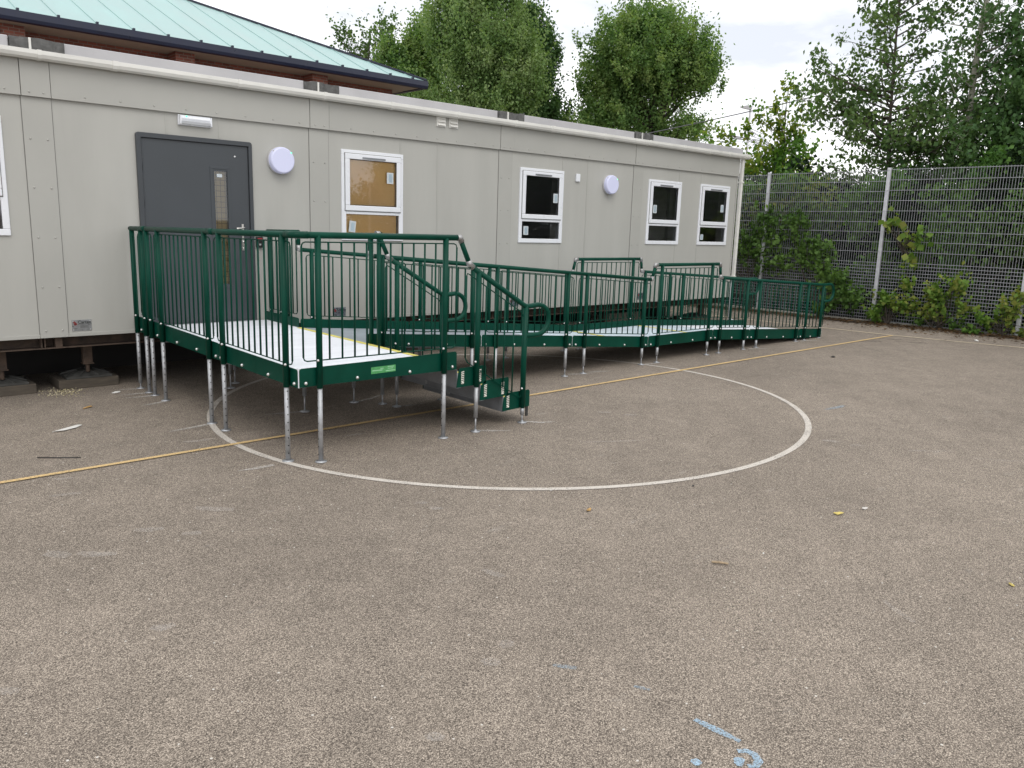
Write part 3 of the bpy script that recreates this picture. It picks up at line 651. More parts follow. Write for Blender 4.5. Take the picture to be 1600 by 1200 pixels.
# ------------------------------------------------------------------ fittings on the wall
def drum_lamp(x, z, r, label):
    t = thing('bulkhead_lamp', label, 'wall lamp', (x, 0, z), 'round wall lamps')
    MB().lathe([(r*1.02, .001), (r*1.03, .03), (r*1.0, .034)], (x, 0, z), (0, -1, 0), 48).build('base', 'parapet', t)
    MB().lathe([(r*1.0, .0345), (r*.995, .075), (r*.95, .092), (r*.88, .098)], (x, 0, z), (0, -1, 0), 48).build('diffuser', 'lamp', t)
    c = MB()
    for a in (.75, 2.4, 4.71): c.box(x+r*.96*math.cos(a)-.008, x+r*.96*math.cos(a)+.008, -.088, -.07, z+r*.96*math.sin(a)-.008, z+r*.96*math.sin(a)+.008)
    c.build('clip', 'parapet', t)
    MB().dome((x+r*.68, -.0955, z+r*.6), (0, -1, 0), .010, .004).build('indicator', 'greenled', t)
drum_lamp(4.405, 2.543, .152, 'round lilac white wall lamp beside the slate door')
drum_lamp(10.18, 2.590, .152, 'round lilac white wall lamp between two far windows')
t = thing('emergency_light', 'white oblong emergency light mounted over the slate door', 'wall light', (3.43, 0, 2.88))
MB().box(3.245, 3.60, -.03, -.001, 2.83, 2.935).build('base', 'upvc', t, .004)
d = MB(); d.prism([(-.031, 2.838), (-.055, 2.845), (-.070, 2.868), (-.070, 2.898), (-.055, 2.922), (-.031, 2.928)], 'x', 3.255, 3.59); d.build('diffuser', 'upvc', t, .004)
r_ = MB()
for k in range(5): r_.box(3.275, 3.57, -.0735, -.070, 2.870+k*.0065, 2.873+k*.0065)
r_.build('ribs', 'upvc', t)
for xx in (3.252, 3.583): MB().box(xx, xx+.012, -.072, -.031, 2.836, 2.93).build('end_cap', 'upvc', t, .002)
MB().dome((3.325, -.058, 2.919), (0, -1, .4), .010, .006).build('indicator', 'greenled', t)
t = thing('card_reader', 'small black card reader with red strip beside the door handle', 'card reader', (4.12, 0, 1.6))
MB().box(4.078, 4.16, -.036, -.001, 1.535, 1.66).build('housing', 'black', t, .006)
MB().box(4.092, 4.146, -.0395, -.0365, 1.628, 1.646).build('red_strip', 'redglow', t)
MB().box(4.108, 4.130, -.0395, -.0365, 1.56, 1.582).build('sensor', 'bolt', t)

# ------------------------------------------------------------------ access ramp, platform and stair (one bolted structure)
RP = thing('access_ramp', 'green steel wheelchair ramp with platform, stair and white deck along the cabin', 'ramp', (2.7, -3.7, gz(2.7, -3.7)))
YN, YF = -2.31, -.83                    # near and far post lines of the ramp
PX, PY = 2.685, -3.755                  # left and front post lines of the platform
DZ = .685
def ramp_top(x):                        # top of the toe board along the ramp
    if x < 8.6: return .781-.0727*(x-4.19)
    if x < 10.11: return .4615
    return .4615-.0560*(x-10.11)
def ramp_bot(x):
    b = ramp_top(x)-(.128+.004*(x-4.19))
    return max(b, gz(x, YN)+.012)
def ramp_rail(x):
    if x < 8.6: return 1.547-.0728*(x-4.2)
    return 1.228-.058*(x-10.12)
def plat_rail(y): return 1.727+.0098*(-y)

post_list = []
def post(x, y, ztop, zbot, holes=None, adj=.0, bolt=None, zbolt=None):
    p = MB().tube([(x, y, zbot), (x, y, ztop)], .0245, 12).build('post', 'green', RP)
    g = gz(x, y); leg = MB()
    if adj: leg.tube([(x, y, zbot+.002), (x, y, g+adj)], .0190, 12); leg.tube([(x, y, g+adj+.01), (x, y, g+.012)], .008, 8); leg.tube([(x, y, g+adj), (x, y, g+adj+.018)], .014, 6)
    else: leg.tube([(x, y, zbot+.002), (x, y, g+.01)], .0190, 12)
    lo = leg.build('leg', 'galv', p)
    ft = MB(); ft.lathe([(.045, g+.003), (.046, g+.007), (.016, g+.010), (.011, g+.024)], (x, y, 0), (0, 0, 1), 16); ft.build('foot', 'galv', p)
    if holes:
        hm = MB(); z = zbot-.03; h = Vector(holes).normalized()
        while z > g+adj+.06:
            c = Vector((x, y, z))+h*.0180; hm.tube([c, c+h*.0016], .0052, 8); z -= .0605
        hm.build('adjusting_holes', 'hole', p)
    if bolt is not None:
        b = Vector(bolt).normalized(); MB().dome(Vector((x, y, zbolt))+b*.024, b, .011, .012).build('clip_bolt', 'bolt', p)
    return p
def panel(a, b, zt, zb, posts, off, ends=True):
    """rod infill from plan point a to b; zt, zb = functions of the fraction along"""
    A, B = Vector(a), Vector(b); L = (B-A).length; d = (B-A)/L; n = Vector(off)
    mb = MB(); r = .03
    def P(s, z): q = A+d*s+n; return (q.x, q.y, z)
    T = lambda s: zt(s/L); Bt = lambda s: zb(s/L)
    loop = [P(0, Bt(0)+r), P(0, T(0)-r), P(r*.3, T(0)-r*.3), P(r, T(r)), P(L-r, T(L-r)), P(L-r*.3, T(L)-r*.3), P(L, T(L)-r), P(L, Bt(L)+r), P(L-r*.3, Bt(L)+r*.3), P(L-r, Bt(L-r)), P(r, Bt(r)), P(r*.3, Bt(0)+r*.3), P(0, Bt(0)+r)]
    mb.tube(loop, .0052, 6)
    k = max(1, round(L/.107)); 
    for i in range(1, k):
        s = L*i/k
        if any(abs(s-ps) < .035 for ps in posts): continue
        mb.tube([P(s, Bt(s)), P(s, T(s))], .0080, 6)
    mb.tube([P(0, Bt(0)+r), P(0, T(0)-r)], .0076, 6); mb.tube([P(L, Bt(L)+r), P(L, T(L)-r)], .0076, 6)
    return mb.build('infill_panel', 'green', RP)
def toe(a, b, ztop, zbot, outward, nb=4, t=.007, bolts=True, one=False):
    """green channel plate from a to b, outward = unit vector to the outside; rounded top corners"""
    A, B = Vector(a), Vector(b); L = (B-A).length; d = (B-A)/L; n = Vector(outward); mb = MB(); r = .018
    f = lambda s: (A+d*s)
    prof = [(0.006, zbot(0)), (L-.006, zbot(1)), (L-.006, ztop(1)-r), (L-.006-r*.3, ztop(1)-r*.3), (L-.006-r, ztop(1)), (.006+r, ztop(0)), (.006+r*.3, ztop(0)-r*.3), (.006, ztop(0)-r)]
    vs = []
    for o in (0, -t):
        for s, z in prof: q = f(s)+n*o; vs.append((q.x, q.y, z))
    k = len(prof)
    mb.add(vs, [tuple(range(k)), tuple(range(2*k-1, k-1, -1))]+[(i, (i+1) % k, (i+1) % k+k, i+k) for i in range(k)])
    # folded lower lip
    vs = []
    for s, zz in ((.006, zbot(0)), (L-.006, zbot(1))):
        for o, dz in ((-.001, .0005), (-.045, .0005), (-.045, .0065), (-.001, .0065)): q = f(s)+n*(o-t+.001); vs.append((q.x, q.y, zz+dz))
    mb.add(vs, [(0, 1, 5, 4), (1, 2, 6, 5), (2, 3, 7, 6), (3, 0, 4, 7), (0, 3, 2, 1), (4, 5, 6, 7)])
    tb = mb.build('toe_board', 'green', RP)
    if bolts:
        for fr_ in ([.055/L, 1-.055/L] + [i/(nb-1) for i in range(1, nb-1)]):
            q = f(fr_*L); z = zbot(fr_)+.028; MB().dome(Vector((q.x, q.y, z))+n*.0005, n, .014, .016).build('bolt', 'bolt', tb)
    return tb
C = lambda v: (lambda s: v)

# --- platform, left side
mods = [(-.02, -.22, [-.10]), (-.22, -.72, [-.385, -.56]), (-.72, -2.235, [-.885, -2.085]), (-2.235, -3.725, [-2.40, -3.585])]
for a, b, ps in mods:
    tt = lambda s, a=a, b=b: .802-.0062*-(a+(b-a)*s)
    toe((PX+.026, a, 0), (PX+.026, b, 0), tt, C(.640), (-1, 0, 0), 4 if abs(b-a) > 1 else 2)
    if len(ps) == 2:
        panel((PX, a-.045, 0), (PX, b+.045, 0), lambda s, a=a, b=b: plat_rail(a+(b-a)*s)-.048, lambda s, tt=tt: tt(s)+.032, [abs(p-(a-.045)) for p in ps], (.006, 0, 0))
    else:
        MB().box(PX-.004, PX+.004, -.055, -.165, .83, 1.66).build('filler_plate', 'green', RP, .002)
    for y in ps: post(PX, y, plat_rail(y), .632, holes=(-.15, -1, 0), adj=.06 if y > -.2 else 0, bolt=(-.6, -.8, 0), zbolt=tt(0)+.018)
# --- platform, front
tf = lambda s: .786+.016*s
toe((PX+.03, PY+.026, 0), (4.195, PY+.026, 0), tf, C(.645), (0, -1, 0), 4)
panel((2.745, PY, 0), (4.155, PY, 0), C(1.714), C(.842), [.125, 1.29], (0, .006, 0))
for x in (2.872, 4.035): post(x, PY, 1.762, .630, holes=(-1, .1, 0), bolt=(-.8, -.6, 0), zbolt=.845)
# --- handrail round the platform, then down the stair
R_ = .0245
def arc(c, r, a0, a1, n, y):
    return [(c[0]+r*math.cos(a0+(a1-a0)*i/n), y, c[1]+r*math.sin(a0+(a1-a0)*i/n)) for i in range(n+1)]
MB().tube([(PX, .0-.06, plat_rail(0)), (PX, PY+.03, plat_rail(PY)), (PX+.012, PY+.010, 1.764), (PX+.035, PY, 1.764), (4.172, PY, 1.764)], R_, 14).build('handrail', 'green', RP)
for p in (((PX, -2.17, plat_rail(-2.2)), (PX, -2.30, plat_rail(-2.2))), ((PX, -.40, plat_rail(-.5)), (PX, -.56, plat_rail(-.5))), ((PX, PY+.12, 1.764), (PX, PY+.03, 1.764), (PX+.012, PY+.010, 1.764), (PX+.035, PY, 1.764), (PX+.11, PY, 1.764))):
    MB().tube(p, R_+.0022, 14).build('rail_sleeve', 'green', RP)
def elbow(pts): return MB().tube(pts, R_+.0020, 12).build('elbow', 'elbow', RP)
def stair_rail(y):
    a, b, c = (4.180, y, 1.764), (4.292, y, 1.535), (4.945, y, 1.163)
    MB().tube([(4.186, y, 1.75), (4.285, y, 1.55)], R_-.003, 12).build('drop_rail', 'green', RP)
    MB().tube([b, c, (5.0, y, 1.160), (5.10, y, 1.168)] + arc((5.11, 1.03), .138, math.pi/2, -math.pi/2, 10, y) + [(4.955, y, .892)], R_-.001, 12).build('handrail', 'green', RP)
    elbow([(4.150, y, 1.764), (4.180, y, 1.764), (4.198, y, 1.728)]); elbow([(4.275, y, 1.575), (4.288, y, 1.545), (4.325, y, 1.516)])
def stair_panel(y):
    f = lambda x: 1.163+(1.535-1.163)*(4.945-x)/(4.945-4.292)
    panel((4.265, y, 0), (4.93, y, 0), lambda s: f(4.265+.665*s)-.075, lambda s: .715-.41*s, [.127], (0, .006, 0))
YS = -2.50
for y in (PY, YS):
    stair_rail(y); stair_panel(y)
    post(4.392, y, 1.475, .475, adj=.13, bolt=(-.9, -.4, 0), zbolt=.70)
    post(4.952, y, 1.163, .215, adj=.08, bolt=(-.9, -.4, 0), zbolt=.40)
# --- stair side plates, treads and risers
TR = [(4.195, 4.522, .655, .482), (4.457, 4.796, .517, .337), (4.730, 5.063, .372, .202)]
for k, (xa, xb, zt, zb) in enumerate(TR):
    for y, o in ((PY+.026, -1), (YS+.026, 1)):
        ch = .05 if k else .012
        poly = [(xa, zb), (xb, zb+.01), (xb, zt-.015), (xb-.012, zt), (xa+ch*1.1, zt-.004), (xa+.012, zt-ch)] if k else [(xa-.002, zb), (xb, zb+.006), (xb, zt-.015), (xb-.012, zt), (xa+.032, zt-.004), (xa+.022, zt-.016)]
        p = MB().prism(poly, 'y', y, y+.006).build('stair_plate', 'green', RP)
        sl = MB()
        for cx in (xa+.062, xb-.072):
            for j in range(7):
                zc = zb+.028+j*.0165
                sl.add([(cx-.016, y-.0015, zc), (cx+.016, y-.0015, zc+.005), (cx+.016, y-.0015, zc+.0145), (cx-.016, y-.0015, zc+.0095)], [(0, 1, 2, 3)])
            sl.dome((cx, y-.001, zb+.036), (0, -1, 0), .010, .012)
        sl.build('slotted_bracket', 'slot', p)
    tr = MB(); zt_ = zt-.125; tr.box(xa+.012, xb-.01, YS-.006+.026, PY+.034, zt_-.032, zt_)
    tr = tr.build('tread', 'galvdark', RP, .003)
    MB().box(xb-.05, xb-.011, YS-.004, PY+.036, zt_+.001, zt_+.004).build('nosing', 'yellow', tr)
    ri = MB(); ri.box(xa+.004, xa+.010, YS+.02, PY+.034, zb-.002, zb+.155); ri.box(xa+.004, xa+.05, YS+.02, PY+.034, zb-.008, zb-.003); ri.build('riser', 'galvdark', RP)
    MB().box(xa-.006, xa+.003, -2.9, -2.93, zb+.02, zb+.15).build('riser_bracket', 'galv', RP)
MB().box(5.035, 5.06, PY+.036, PY+.05, .115, .24).build('stair_heel', 'steelpad', RP)
# --- decks
def deck(x0, x1, ya, yb, za, zb_, mat):
    mb = MB(); t = .04
    vs = [(x0, ya, za), (x1, ya, zb_), (x1, yb, zb_), (x0, yb, za), (x0, ya, za-t), (x1, ya, zb_-t), (x1, yb, zb_-t), (x0, yb, za-t)]
    mb.add(vs, [(0, 1, 2, 3), (7, 6, 5, 4), (0, 4, 5, 1), (1, 5, 6, 2), (2, 6, 7, 3), (3, 7, 4, 0)]); return mb.build('deck_panel', mat, RP, .002)
for a, b in ((-.03, -.215), (-.225, -.715), (-.725, -2.230), (-2.240, -3.722)):
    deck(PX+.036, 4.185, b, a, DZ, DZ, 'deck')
# upstand flanges of the deck that show white in the gaps between the toe boards
fl = MB(); fl.box(PX+.0275, PX+.034, -3.70, -3.725, .642, .79); fl.box(PX+.03, PX+.06, PY+.034, PY+.036, .642, .785)
for y in (-.22, -.72, -2.235): fl.box(PX+.0345, PX+.0355, y-.02, y+.02, .645, .79)
fl.build('deck_flange', 'deck', RP)
MB().box(4.135, 4.186, PY+.045, YF-.06, DZ+.0005, DZ+.004).build('nosing', 'yellow', RP)
rm = [(4.19, 5.66), (5.66, 7.12), (7.12, 8.60), (8.60, 10.11), (10.11, 11.10), (11.10, 12.62), (12.62, 13.40)]
RPOST = [(4.36, 5.50), (5.845, 6.975), (7.305, 8.44), (8.77, 9.935), (10.245, 10.90), (11.26, 12.48), (12.755, 13.262)]
for k, ((a, b), ps) in enumerate(zip(rm, RPOST)):
    land = k == 3
    e = 1e-4
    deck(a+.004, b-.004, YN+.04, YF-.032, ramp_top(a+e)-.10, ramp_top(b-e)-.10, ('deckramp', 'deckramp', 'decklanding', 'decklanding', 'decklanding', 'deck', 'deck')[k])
    for y, o, px_ in ((YN+.03, -1, 1), (YF-.026, 1, 0)):
        aa = a; bb = b-(.12 if (y == YF-.026 and k == 6) else 0)
        toe((aa, y, 0), (bb, y, 0), lambda s, a=aa, b=bb: ramp_top(min(max(a+(b-a)*s, a+e), b-e)), lambda s, a=aa, b=bb: ramp_bot(min(max(a+(b-a)*s, a+e), b-e)), (0, o, 0), 4 if b-a > 1.2 else 3, bolts=o < 0)
    for y in (YN, YF):
        s0 = .10 if k == 0 else .045
        xa, xb = a+s0, b-.045
        if land: zt = C(1.425-.05)
        else: zt = lambda s, a=xa, b=xb: ramp_rail(a+(b-a)*s)-.052
        panel((xa, y, 0), (xb, y, 0), zt, lambda s, a=xa, b=xb: ramp_top(a+(b-a)*s)+.034, [p-xa for p in ps], (0, .006 if y == YN else -.006, 0))
        for x in ps:
            if k == 0 and x < 4.5 and y == YN: x = 4.345
            zb_ = ramp_bot(x)-.008
            post(x, y, 1.425 if land else ramp_rail(x), max(zb_, gz(x, y)+.02), adj=.10 if zb_-gz(x, y) > .16 else 0, bolt=(-.8, -.6, 0), zbolt=ramp_top(x)+.02)
    # white flange in the gap at the module end
    MB().box(b-.012, b+.012, YN+.0375, YN+.039, ramp_bot(b-e)+.004, ramp_top(b-e)-.01).build('deck_flange', 'deck', RP)
for x in (8.60, 10.09):
    MB().box(x-.02, x+.03, YN+.05, YF-.04, ramp_top(x+.01)-.0985, ramp_top(x+.01)-.094).build('nosing', 'yellow', RP)
for y in (YN, YF):
    MB().tube([(4.215, y, ramp_rail(4.215)), (8.555, y, ramp_rail(8.555))], R_-.001, 12).build('handrail', 'green', RP)
    MB().tube([(8.572, y, 1.26), (8.612, y, 1.395)], R_-.003, 12).build('drop_rail', 'green', RP)
    MB().tube([(8.65, y, 1.425), (10.085, y, 1.425)], R_-.001, 12).build('handrail', 'green', RP)
    MB().tube([(10.12, y, 1.39), (10.14, y, 1.26)], R_-.003, 12).build('drop_rail', 'green', RP)
    zE = ramp_rail(13.2)
    MB().tube([(10.18, y, ramp_rail(10.18)), (13.2, y, zE), (13.30, y, zE-.002), (13.46, y, zE+.004)] + arc((13.48, zE-.142), .145, math.pi/2, -math.pi/2, 10, y) + [(13.285, y, zE-.288)], R_-.001, 12).build('handrail', 'green', RP)
    elbow([(8.535, y, ramp_rail(8.535)), (8.562, y, ramp_rail(8.562)), (8.575, y, 1.268)]); elbow([(8.608, y, 1.385), (8.618, y, 1.425), (8.66, y, 1.425)])
    elbow([(10.075, y, 1.425), (10.112, y, 1.425), (10.121, y, 1.385)]); elbow([(10.138, y, 1.272), (10.145, y, 1.226), (10.19, y, 1.222)])
    # start of the ramp rail: short drop from the platform rail
    MB().tube([(4.205, y, 1.735), (4.205, y, 1.59)], R_-.003, 12).build('drop_rail', 'green', RP); elbow([(4.205, y, 1.595), (4.205, y, 1.55), (4.235, y, 1.545)])
# --- platform, right side: from the wall to the ramp, and the divider between ramp and stair
XQ = 4.205
toe((4.18, -.02, 0), (4.18, YF-.03, 0), C(.790), C(.642), (1, 0, 0), 3, bolts=False)
MB().tube([(XQ, -.06, plat_rail(0)), (XQ, YF-.0, 1.737)], R_, 12).build('handrail', 'green', RP)
panel((XQ, -.08, 0), (XQ, -.78, 0), C(1.68), C(.825), [.03, .30, .42], (-.006, 0, 0))
for ya in (-.05, -.44): MB().box(XQ-.004, XQ+.004, ya, ya-.10, .83, 1.66).build('filler_plate', 'green', RP, .002)
for y in (-.11, -.38, -.53): post(XQ, y, 1.735, .632, adj=.08, bolt=(-.6, -.8, 0), zbolt=.815)
MB().tube([(XQ, YN, 1.735), (XQ, YS, 1.757)], R_, 12).build('handrail', 'green', RP)
MB().tube([(XQ, YN-.02, .64), (XQ, YN-.02, 1.735)], .0225, 12).build('divider_post', 'green', RP)
MB().tube([(XQ, YS+.03, .64), (XQ, YS+.03, 1.745)], .0225, 12).build('divider_post', 'green', RP)
for x, y in ((3.56, -2.16), (4.15, -2.08), (3.45, -.66), (3.6, -.42)):
    lg = MB(); g = gz(x, y); lg.tube([(x, y, .645), (x, y, g+.16)], .019, 10); lg.tube([(x, y, g+.16), (x, y, g+.01)], .008, 8); lg.lathe([(.048, g+.004), (.050, g+.008), (.014, g+.02)], (x, y, 0), (0, 0, 1), 14); lg.build('inner_leg', 'galv', RP)
bm = MB()
for y in (-.22, -.72, -2.235): bm.box(PX+.05, 4.17, y-.02, y+.02, .600, .643)
for a, b in rm[1:]: bm.box(a-.02, a+.02, YN+.05, YF-.04, ramp_bot(a+.001)-.002, ramp_bot(a+.001)+.035)
bm.build('cross_member', 'galvdark', RP)
# green maker's label on the front board
zl = .715
lb = MB().add([(3.335, PY+.0252, zl-.028), (3.565, PY+.0252, zl-.024), (3.565, PY+.0252, zl+.030), (3.335, PY+.0252, zl+.026)], [(0, 1, 2, 3)]).build('green_label', 'greenlabel', RP)
lp = MB()
for x_, z_, w_, h_ in ((3.345, -.006, .095, .007), (3.42, .008, .03, .006), (3.49, .016, .06, .006), (3.49, .003, .05, .005), (3.47, -.015, .09, .006)):
    lp.add([(x_, PY+.0245, zl+z_), (x_+w_, PY+.0245, zl+z_), (x_+w_, PY+.0245, zl+z_+h_), (x_, PY+.0245, zl+z_+h_)], [(0, 1, 2, 3)])
lp.build('label_print', 'greenlabel2', lb)

# ------------------------------------------------------------------ brick hall behind, teal standing seam hip roof
hall = thing('brick_hall', 'red brick hall with teal standing seam roof rising behind the cabin', 'building', (2, 21, 0))
EX0, EX1, EY0, EY1, EZ, TP = -16.0, 16.5, 14.0, 29.0, 6.54, .42
def hall_build():
    hw = (EY1-EY0)/2; rz = EZ+hw*TP
    r = MB(); A, B, Cc, D = (EX0, EY0, EZ), (EX1, EY0, EZ), (EX1, EY1, EZ), (EX0, EY1, EZ); E_, F_ = (EX0+hw, EY0+hw, rz), (EX1-hw, EY0+hw, rz)
    r.add([A, B, Cc, D, E_, F_], [(0, 1, 5, 4), (1, 2, 5), (2, 3, 4, 5), (3, 0, 4)]); s = r; x = 15.93
    while x > EX0+.5:
        run = min(hw, EX1-x, x-EX0)-.05
        s.bar((x, EY0, EZ+.008), (x, EY0+run, EZ+run*TP+.008), .020, .020); x -= .87
    y = EY0+.7
    while y < EY1-.5:
        run = min(hw, y-EY0, EY1-y)-.05
        s.bar((EX1, y, EZ+.012), (EX1-run, y, EZ+run*TP+.012), .03, .035); y += .87
    roof = r.build('roof', 'teal', hall)
    h = MB()
    for p, q in ((B, F_), (Cc, F_), (A, E_), (D, E_), (E_, F_)): h.bar((p[0], p[1], p[2]+.03), (q[0], q[1], q[2]+.03), .16, .05)
    h.build('hip_cap', 'navy', roof)
    g = MB()
    prof = [(0, 0), (0, -.16), (.03, -.235), (.10, -.26), (.17, -.235), (.19, -.16), (.19, 0)]
    for (xa, ya, xb, yb, ax) in ((EX0, EY0, EX1, EY0, 'x'), (EX1, EY0, EX1, EY1, 'y')):
        if ax == 'x': g.prism([(EY0-.04+p[0], EZ-.005+p[1]) for p in prof], 'x', EX0, EX1+.03)
        else: g.prism([(EX1-.15+p[0], EZ-.006+p[1]) for p in prof], 'y', EY0+.2, EY1)
    x = 15.93
    while x > EX0+.5: g.box(x-.028, x+.028, EY0-.04, EY0+.05, EZ+.0, EZ+.05); x -= .87
    g.build('gutter', 'navy', hall)
    so = MB(); so.box(EX0, EX1-.2, EY0+.16, EY0+1.2, EZ-.235, EZ-.21); so.box(EX1-.65, EX1-.16, EY0+1.21, EY1, EZ-.235, EZ-.21); so.build('soffit', 'soffit', hall)
    w = MB(); w.box(EX0+.6, EX1-.62, EY0+1.15, EY1-.6, -.1, EZ-.236); w.build('wall', 'brick', hall)
    for xa in (4.33, 8.45, 12.57, .21, -3.9, -8.0):
        MB().box(xa, xa+.52, EY0+.52, EY0+1.149, 0, EZ-.237).build('pier', 'brick', hall)
hall_build()

# ------------------------------------------------------------------ mesh fence
fence = thing('mesh_fence', 'tall galvanised weldmesh ball court fence overgrown with brambles', 'fence', (16.55, -1.8, gz(16.55, -1.8)))
FX = 16.55
fp = [.92-2.66*k for k in range(-5, 8)]
for y in fp:
    z = gz(FX, y); c = MB().box(FX-.03, FX+.03, y-.035, y+.035, z, z+3.10)
    for k in range(8): c.box(FX-.044, FX-.031, y-.02, y+.02, z+.25+k*.4, z+.28+k*.4)
    c.build('fence_post', 'fencepost', fence, .004)
for ya, yb in zip(fp[:-1], fp[1:]):
    mb = MB(); z = gz(FX, (ya+yb)/2)+.05; zc = z+1.20; ztop = z+3.02
    lo, hi = min(ya, yb)+.04, max(ya, yb)-.04; n = round((hi-lo)/.05)
    for i in range(n+1):
        y = lo+(hi-lo)*i/n; mb.box(FX-.0035, FX+.0035, y-.0031, y+.0031, z, ztop)
    hz = [z+.066*i for i in range(19)]+[zc+.2*i for i in range(1, 10)]
    for h in hz:
        bow = .0
        mb.box(FX-.012, FX-.0037, lo-.02, hi+.02, h-.0050, h+.0050); mb.box(FX+.0037, FX+.012, lo-.02, hi+.02, h-.0050, h+.0050)
    mb.build('mesh_panel', 'fence', fence)
MB().box(FX-.05, FX+.05, -22, 15, gz(FX, -4)-.05, gz(FX, -4)+.035).build('plinth', 'concrete', fence, .01)

# ------------------------------------------------------------------ foliage
def leaf_mesh(name, cen, size, mat, parent=None, droop=.35, wid=.36, seed=0):
    r = np.random.default_rng(seed); n = len(cen)
    a = r.normal(size=(n, 3)); a[:, 2] -= droop*1.4; a /= np.linalg.norm(a, axis=1, keepdims=True)
    b = np.cross(a, r.normal(size=(n, 3))); b /= np.linalg.norm(b, axis=1, keepdims=True); nn = np.cross(a, b)
    L = (size*r.uniform(.65, 1.25, n))[:, None]
    p0 = cen - a*L*.5; p2 = cen + a*L*.5; mid = cen - a*L*.06
    p1 = mid - b*L*wid - nn*L*.09; p3 = mid + b*L*wid - nn*L*.09
    co = np.stack([p0, p1, p2, p3], 1).reshape(-1, 3).astype(np.float32)
    me = bpy.data.meshes.new(name); me.vertices.add(4*n); me.vertices.foreach_set('co', co.ravel())
    me.loops.add(4*n); me.loops.foreach_set('vertex_index', np.arange(4*n, dtype=np.int32))
    me.polygons.add(n); me.polygons.foreach_set('loop_start', np.arange(0, 4*n, 4, dtype=np.int32))
    me.update(calc_edges=True); me.validate()
    me.materials.append(mat)
    o = bpy.data.objects.new(name, me); COL.objects.link(o)
    if parent is not None: adopt(o, parent)
    return o
def lobe_clusters(lobes, r):
    out = []
    for (cx, cy, cz, rx, ry, rz, n) in lobes:
        d = r.normal(size=(n, 3)); d /= np.linalg.norm(d, axis=1, keepdims=True)
        rad = r.uniform(0, 1, n)**.42
        rad *= 1+.10*r.normal(size=n)
        out.append(np.array([cx, cy, cz])+d*rad[:, None]*np.array([rx, ry, rz]))
    return np.vstack(out)
def tufts(cl, k, sig, r, heart, up=.9, el=2.0):
    """leaves gathered along short shoots that point outwards and upwards from the heart of the crown"""
    n = len(cl); o = cl-heart; o[:, 2] *= .4; o /= np.linalg.norm(o, axis=1, keepdims=True)+1e-6
    ax = o*.7+np.array([0, 0, up])+r.normal(size=(n, 3))*.35; ax /= np.linalg.norm(ax, axis=1, keepdims=True)
    s = np.repeat(sig*r.uniform(.55, 1.35, n), k)[:, None]
    along = np.repeat(ax, k, 0)*r.normal(size=(n*k, 1))*s*el
    return np.repeat(cl, k, 0)+along+r.normal(size=(n*k, 3))*s*.62
def limb_tree(name, label, base, stem, stem_r, limbs, size, mat, bark, seed, per=9, droop=.7, wid=.34, sig=.07):
    """an open tree: limbs leave the stem and carry leafy side shoots, sky shows between them.
    limbs = list of (stem height, azimuth, length, rise) ranges"""
    r = np.random.default_rng(seed); t = thing(name, label, 'tree', base); B = Vector(base); mb = MB()
    P = [B+Vector(p) for p in stem]; mb.tube(P, stem_r, 8); cen = []
    def at(z):
        for a, b in zip(P[:-1], P[1:]):
            if a.z-B.z <= z <= b.z-B.z: return a.lerp(b, (z-(a.z-B.z))/(b.z-a.z))
        return P[-1]
    for (z, az, L, rise) in limbs:
        st = at(z); d = Vector((math.cos(az), math.sin(az), rise)).normalized(); pts = [st]; cur = st.copy(); n = max(4, int(L/.22))
        for i in range(n):
            d = (d+Vector((r.normal()*.10, r.normal()*.10, r.normal()*.06+.02))).normalized(); cur = cur+d*(L/n); pts.append(cur.copy())
        r0 = .008+.009*L; mb.tube(pts, [r0*(1-.85*i/n) for i in range(n+1)], 5, caps=False)
        for i, q in enumerate(pts[1:], 1):
            f = i/n
            if f < .22: continue
            for _ in range(2):
                sd = Vector((r.normal(), r.normal(), r.normal()*.6+.15)).normalized(); sl = (.12+.28*(1-abs(f-.55)))*r.uniform(.5, 1.1)*min(1, L)
                e = q+sd*sl; mb.tube([q, e], [.0045, .002], 3, caps=False)
                m = int(per*r.uniform(.5, 1.2)); u = r.uniform(.25, 1.15, m)[:, None]
                cen.append(np.array(q)+u*(np.array(e)-np.array(q))+r.normal(size=(m, 3))*sig)
        cen.append(np.array(pts[-1])+r.normal(size=(per, 3))*sig*1.2)
    leaf_mesh('crown', np.vstack(cen), size, mat, t, droop, wid, seed)
    mb.build('trunk', bark, t); return t
def whorls(r, z0, z1, n, L0, L1, rise, az=None):
    out = []
    for i in range(n):
        f = (i+r.uniform(-.4, .4))/n; f = min(max(f, 0), 1); a = (i*2.399+r.normal()*.3) if az is None else r.uniform(*az)
        out.append((z0+(z1-z0)*f, a, (L0+(L1-L0)*f)*r.uniform(.65, 1.15), rise+r.normal()*.15))
    return out
